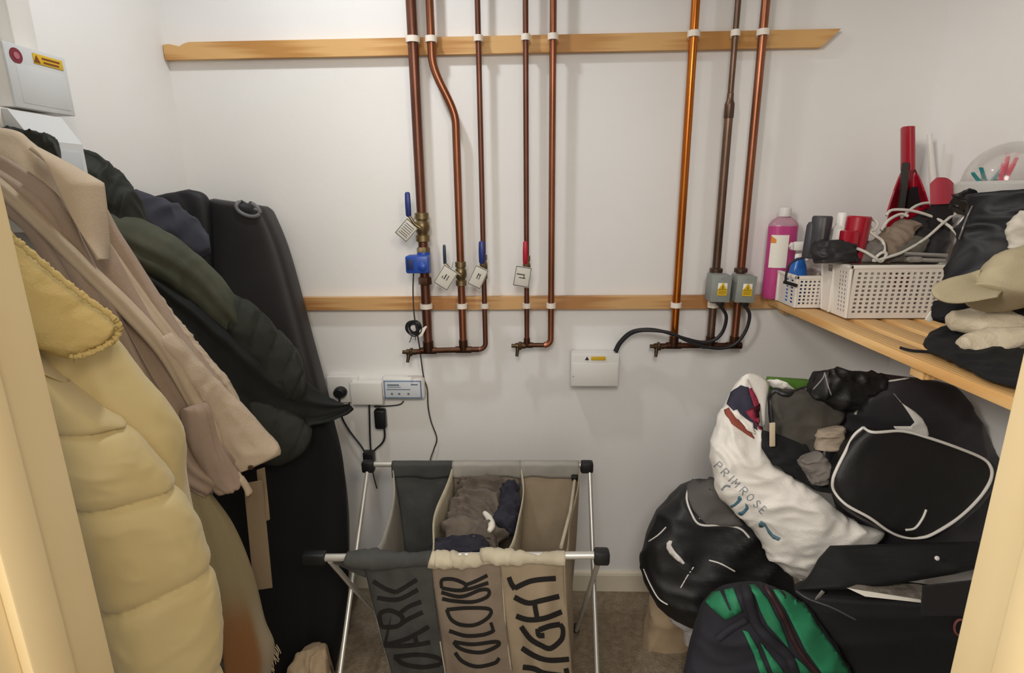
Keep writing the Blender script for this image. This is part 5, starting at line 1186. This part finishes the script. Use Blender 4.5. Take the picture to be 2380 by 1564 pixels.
def strap(top, bot, w, Y0, Y1, nm_):
    def fn(u, v):
        x = top[0]+(bot[0]-top[0])*v; y = top[1]+(bot[1]-top[1])*v
        return PY(x+(u-.5)*w, y-(u-.5)*6, Y0+(Y1-Y0)*v+.006*math.sin(v*5))
    return MB().sheet(fn, 6, 24, .003).build(nm_, mat('tan_webbing', '8f7d64', .85), bc)
strap((588, 1120), (612, 1368), 42, -.58, -.58, 'belt_end')
strap((606, 1090), (618, 1210), 18, -.565, -.565, 'belt_end')
# blanket scarf
m_scf = bpy.data.materials.new('checked_wool_scarf'); m_scf.use_nodes = True
nt = m_scf.node_tree; N = nt.nodes; b_ = N['Principled BSDF']; b_.inputs['Roughness'].default_value = .95
at = N.new('ShaderNodeAttribute'); at.attribute_name = 'stripe'; nt.links.new(at.outputs['Color'], b_.inputs['Base Color'])
nn_ = N.new('ShaderNodeTexNoise'); nn_.inputs['Scale'].default_value = 260; bp_ = N.new('ShaderNodeBump'); bp_.inputs['Strength'].default_value = .7; bp_.inputs['Distance'].default_value = .01
nt.links.new(nn_.outputs['Fac'], bp_.inputs['Height']); nt.links.new(bp_.outputs['Normal'], b_.inputs['Normal'])
sc = thing('scarf', (-.6, -.62, .3), 'fringed wool scarf in cream and rust hanging below the parka', 'scarf')
so = pillow('cloth', [(425, 1090, -.66), (448, 1200, -.655), (478, 1330, -.65), (505, 1450, -.645), (522, 1564, -.64), (535, 1640, -.64)], [(470, 1120, -.64), (542, 1215, -.63), (590, 1330, -.62), (618, 1440, -.61), (640, 1505, -.61), (625, 1600, -.61)], m_scf, sc, .02, .015, DC, disp=folds(.006, 4, 1), n=48, m=60, endr=(.4, .1))
ca = so.data.color_attributes.new('stripe', 'FLOAT_COLOR', 'POINT')
c_cr, c_rs, c_pl = [np.array(lin(h)) for h in ('c3b48c', 'b98350', 'd2c4a8')]
nv_ = 48
for i in range(len(so.data.vertices)):
    if i < 61*48:
        t = (i//48)/60; a = 2*math.pi*(i % 48)/48; x = -math.cos(a)
        k = 1/(1+math.exp(-(t-.52)/.035)); side = 1/(1+math.exp((x-.45)/.06))
        c = c_cr*(1-k)+(c_rs*side+c_pl*(1-side))*k
    else: c = c_cr
    ca.data[i].color = tuple(c[:3])+(1,)
for k in range(14):
    p = PY(642-k*2.2, 1498+k*5, -.612)
    MB().tube(smooth_path([p, p+Vector((.006+.002*math.sin(k*3), -.002, -.010)), p+Vector((.008+.004*math.sin(k*5), 0, -.024))], 6), .0012, 6).build('fringe_strand', mat('cream_wool', 'b3a68c', .95), sc)
# yellow puffer
m_ylw = mat('cream_yellow_shell', 'd6c491', .6, col2='cbb782', scale=5, bump2=.30, b2scale=26, sheen=.2)
m_ylw2 = mat('yellow_corduroy', 'd2ba7c', .85, col2='c5ac6c', scale=8, bump=.2, bscale=260, bump2=.15, b2scale=30)
yp = thing('puffer_coat', (-.62, -.93, .5), 'pale yellow quilted puffer coat hanging nearest the door', 'coat')
pillow('body', [(60, 770, -1.00), (120, 900, -.98), (200, 1060, -.96), (300, 1250, -.94), (380, 1450, -.93), (420, 1640, -.93)], [(250, 772, -.90), (330, 860, -.89), (425, 985, -.88), (438, 1110, -.875), (470, 1300, -.87), (500, 1640, -.87)], m_ylw, yp, .04, .05, DC, disp=folds(.006, 4, 1, .8, wrink(.004, 16, 3)), n=52, m=56, endr=(.6, .1))
pillow('sleeve', [(-20, 730, -1.06), (40, 850, -1.05), (90, 980, -1.04), (140, 1120, -1.03), (190, 1280, -1.02), (230, 1440, -1.015), (260, 1620, -1.01)], [(100, 800, -.96), (200, 905, -.95), (285, 985, -.945), (400, 1112, -.93), (466, 1240, -.92), (498, 1380, -.915), (522, 1620, -.91)], m_ylw, yp, .055, .05, DC, disp=quilt(.020, (.10, .333, .5365, .782, .955), .030, wrink(.004, 14, 21)), n=72, m=180, endr=(.4, .1))
pillow('hood', [(-220, 420, -1.02), (-10, 520, -1.00), (60, 575, -.99), (130, 635, -.98), (200, 690, -.97), (262, 735, -.96), (276, 765, -.955)], [(-220, 740, -1.07), (0, 780, -1.04), (60, 800, -1.03), (110, 818, -1.02), (165, 834, -1.00), (225, 815, -.98), (270, 790, -.965)], m_ylw2, yp, .040, .04, DC, disp=wrink(.0035, 26, 31, (.6, .6, 1.6)), n=72, m=80)
eg = smooth_path(pp([(-120, 455, -1.035), (-10, 522, -1.035), (60, 577, -1.025), (130, 637, -1.015), (200, 692, -1.005), (262, 737, -.995), (277, 765, -.990), (262, 792, -.995), (215, 818, -1.01), (165, 832, -1.03)]), 150)
MB().tube([p+Vector((.0005*math.sin(i*1.9), 0, .0007*math.sin(i*2.7+1))) for i, p in enumerate(eg)], [.0036+.0006*math.sin(i*2.3)+.0007*math.sin(i*.9) for i in range(151)], 10).build('gathered_edge', m_ylw2, yp, angle=180)
# light canvas bag on the floor
o = pillow('canvas_bag', [(690, 1530, -.47), (700, 1515, -.47), (735, 1508, -.47), (758, 1512, -.47)], [(670, 1620, -.50), (700, 1630, -.50), (740, 1640, -.50), (790, 1640, -.50)], m_sack, None, .05, .05, disp=wrink(.020, 16, 13), n=44, m=40, d=(0, -.5, 1))
tag(o, 'crumpled beige canvas bag on the carpet left of the laundry sorter', 'bag')
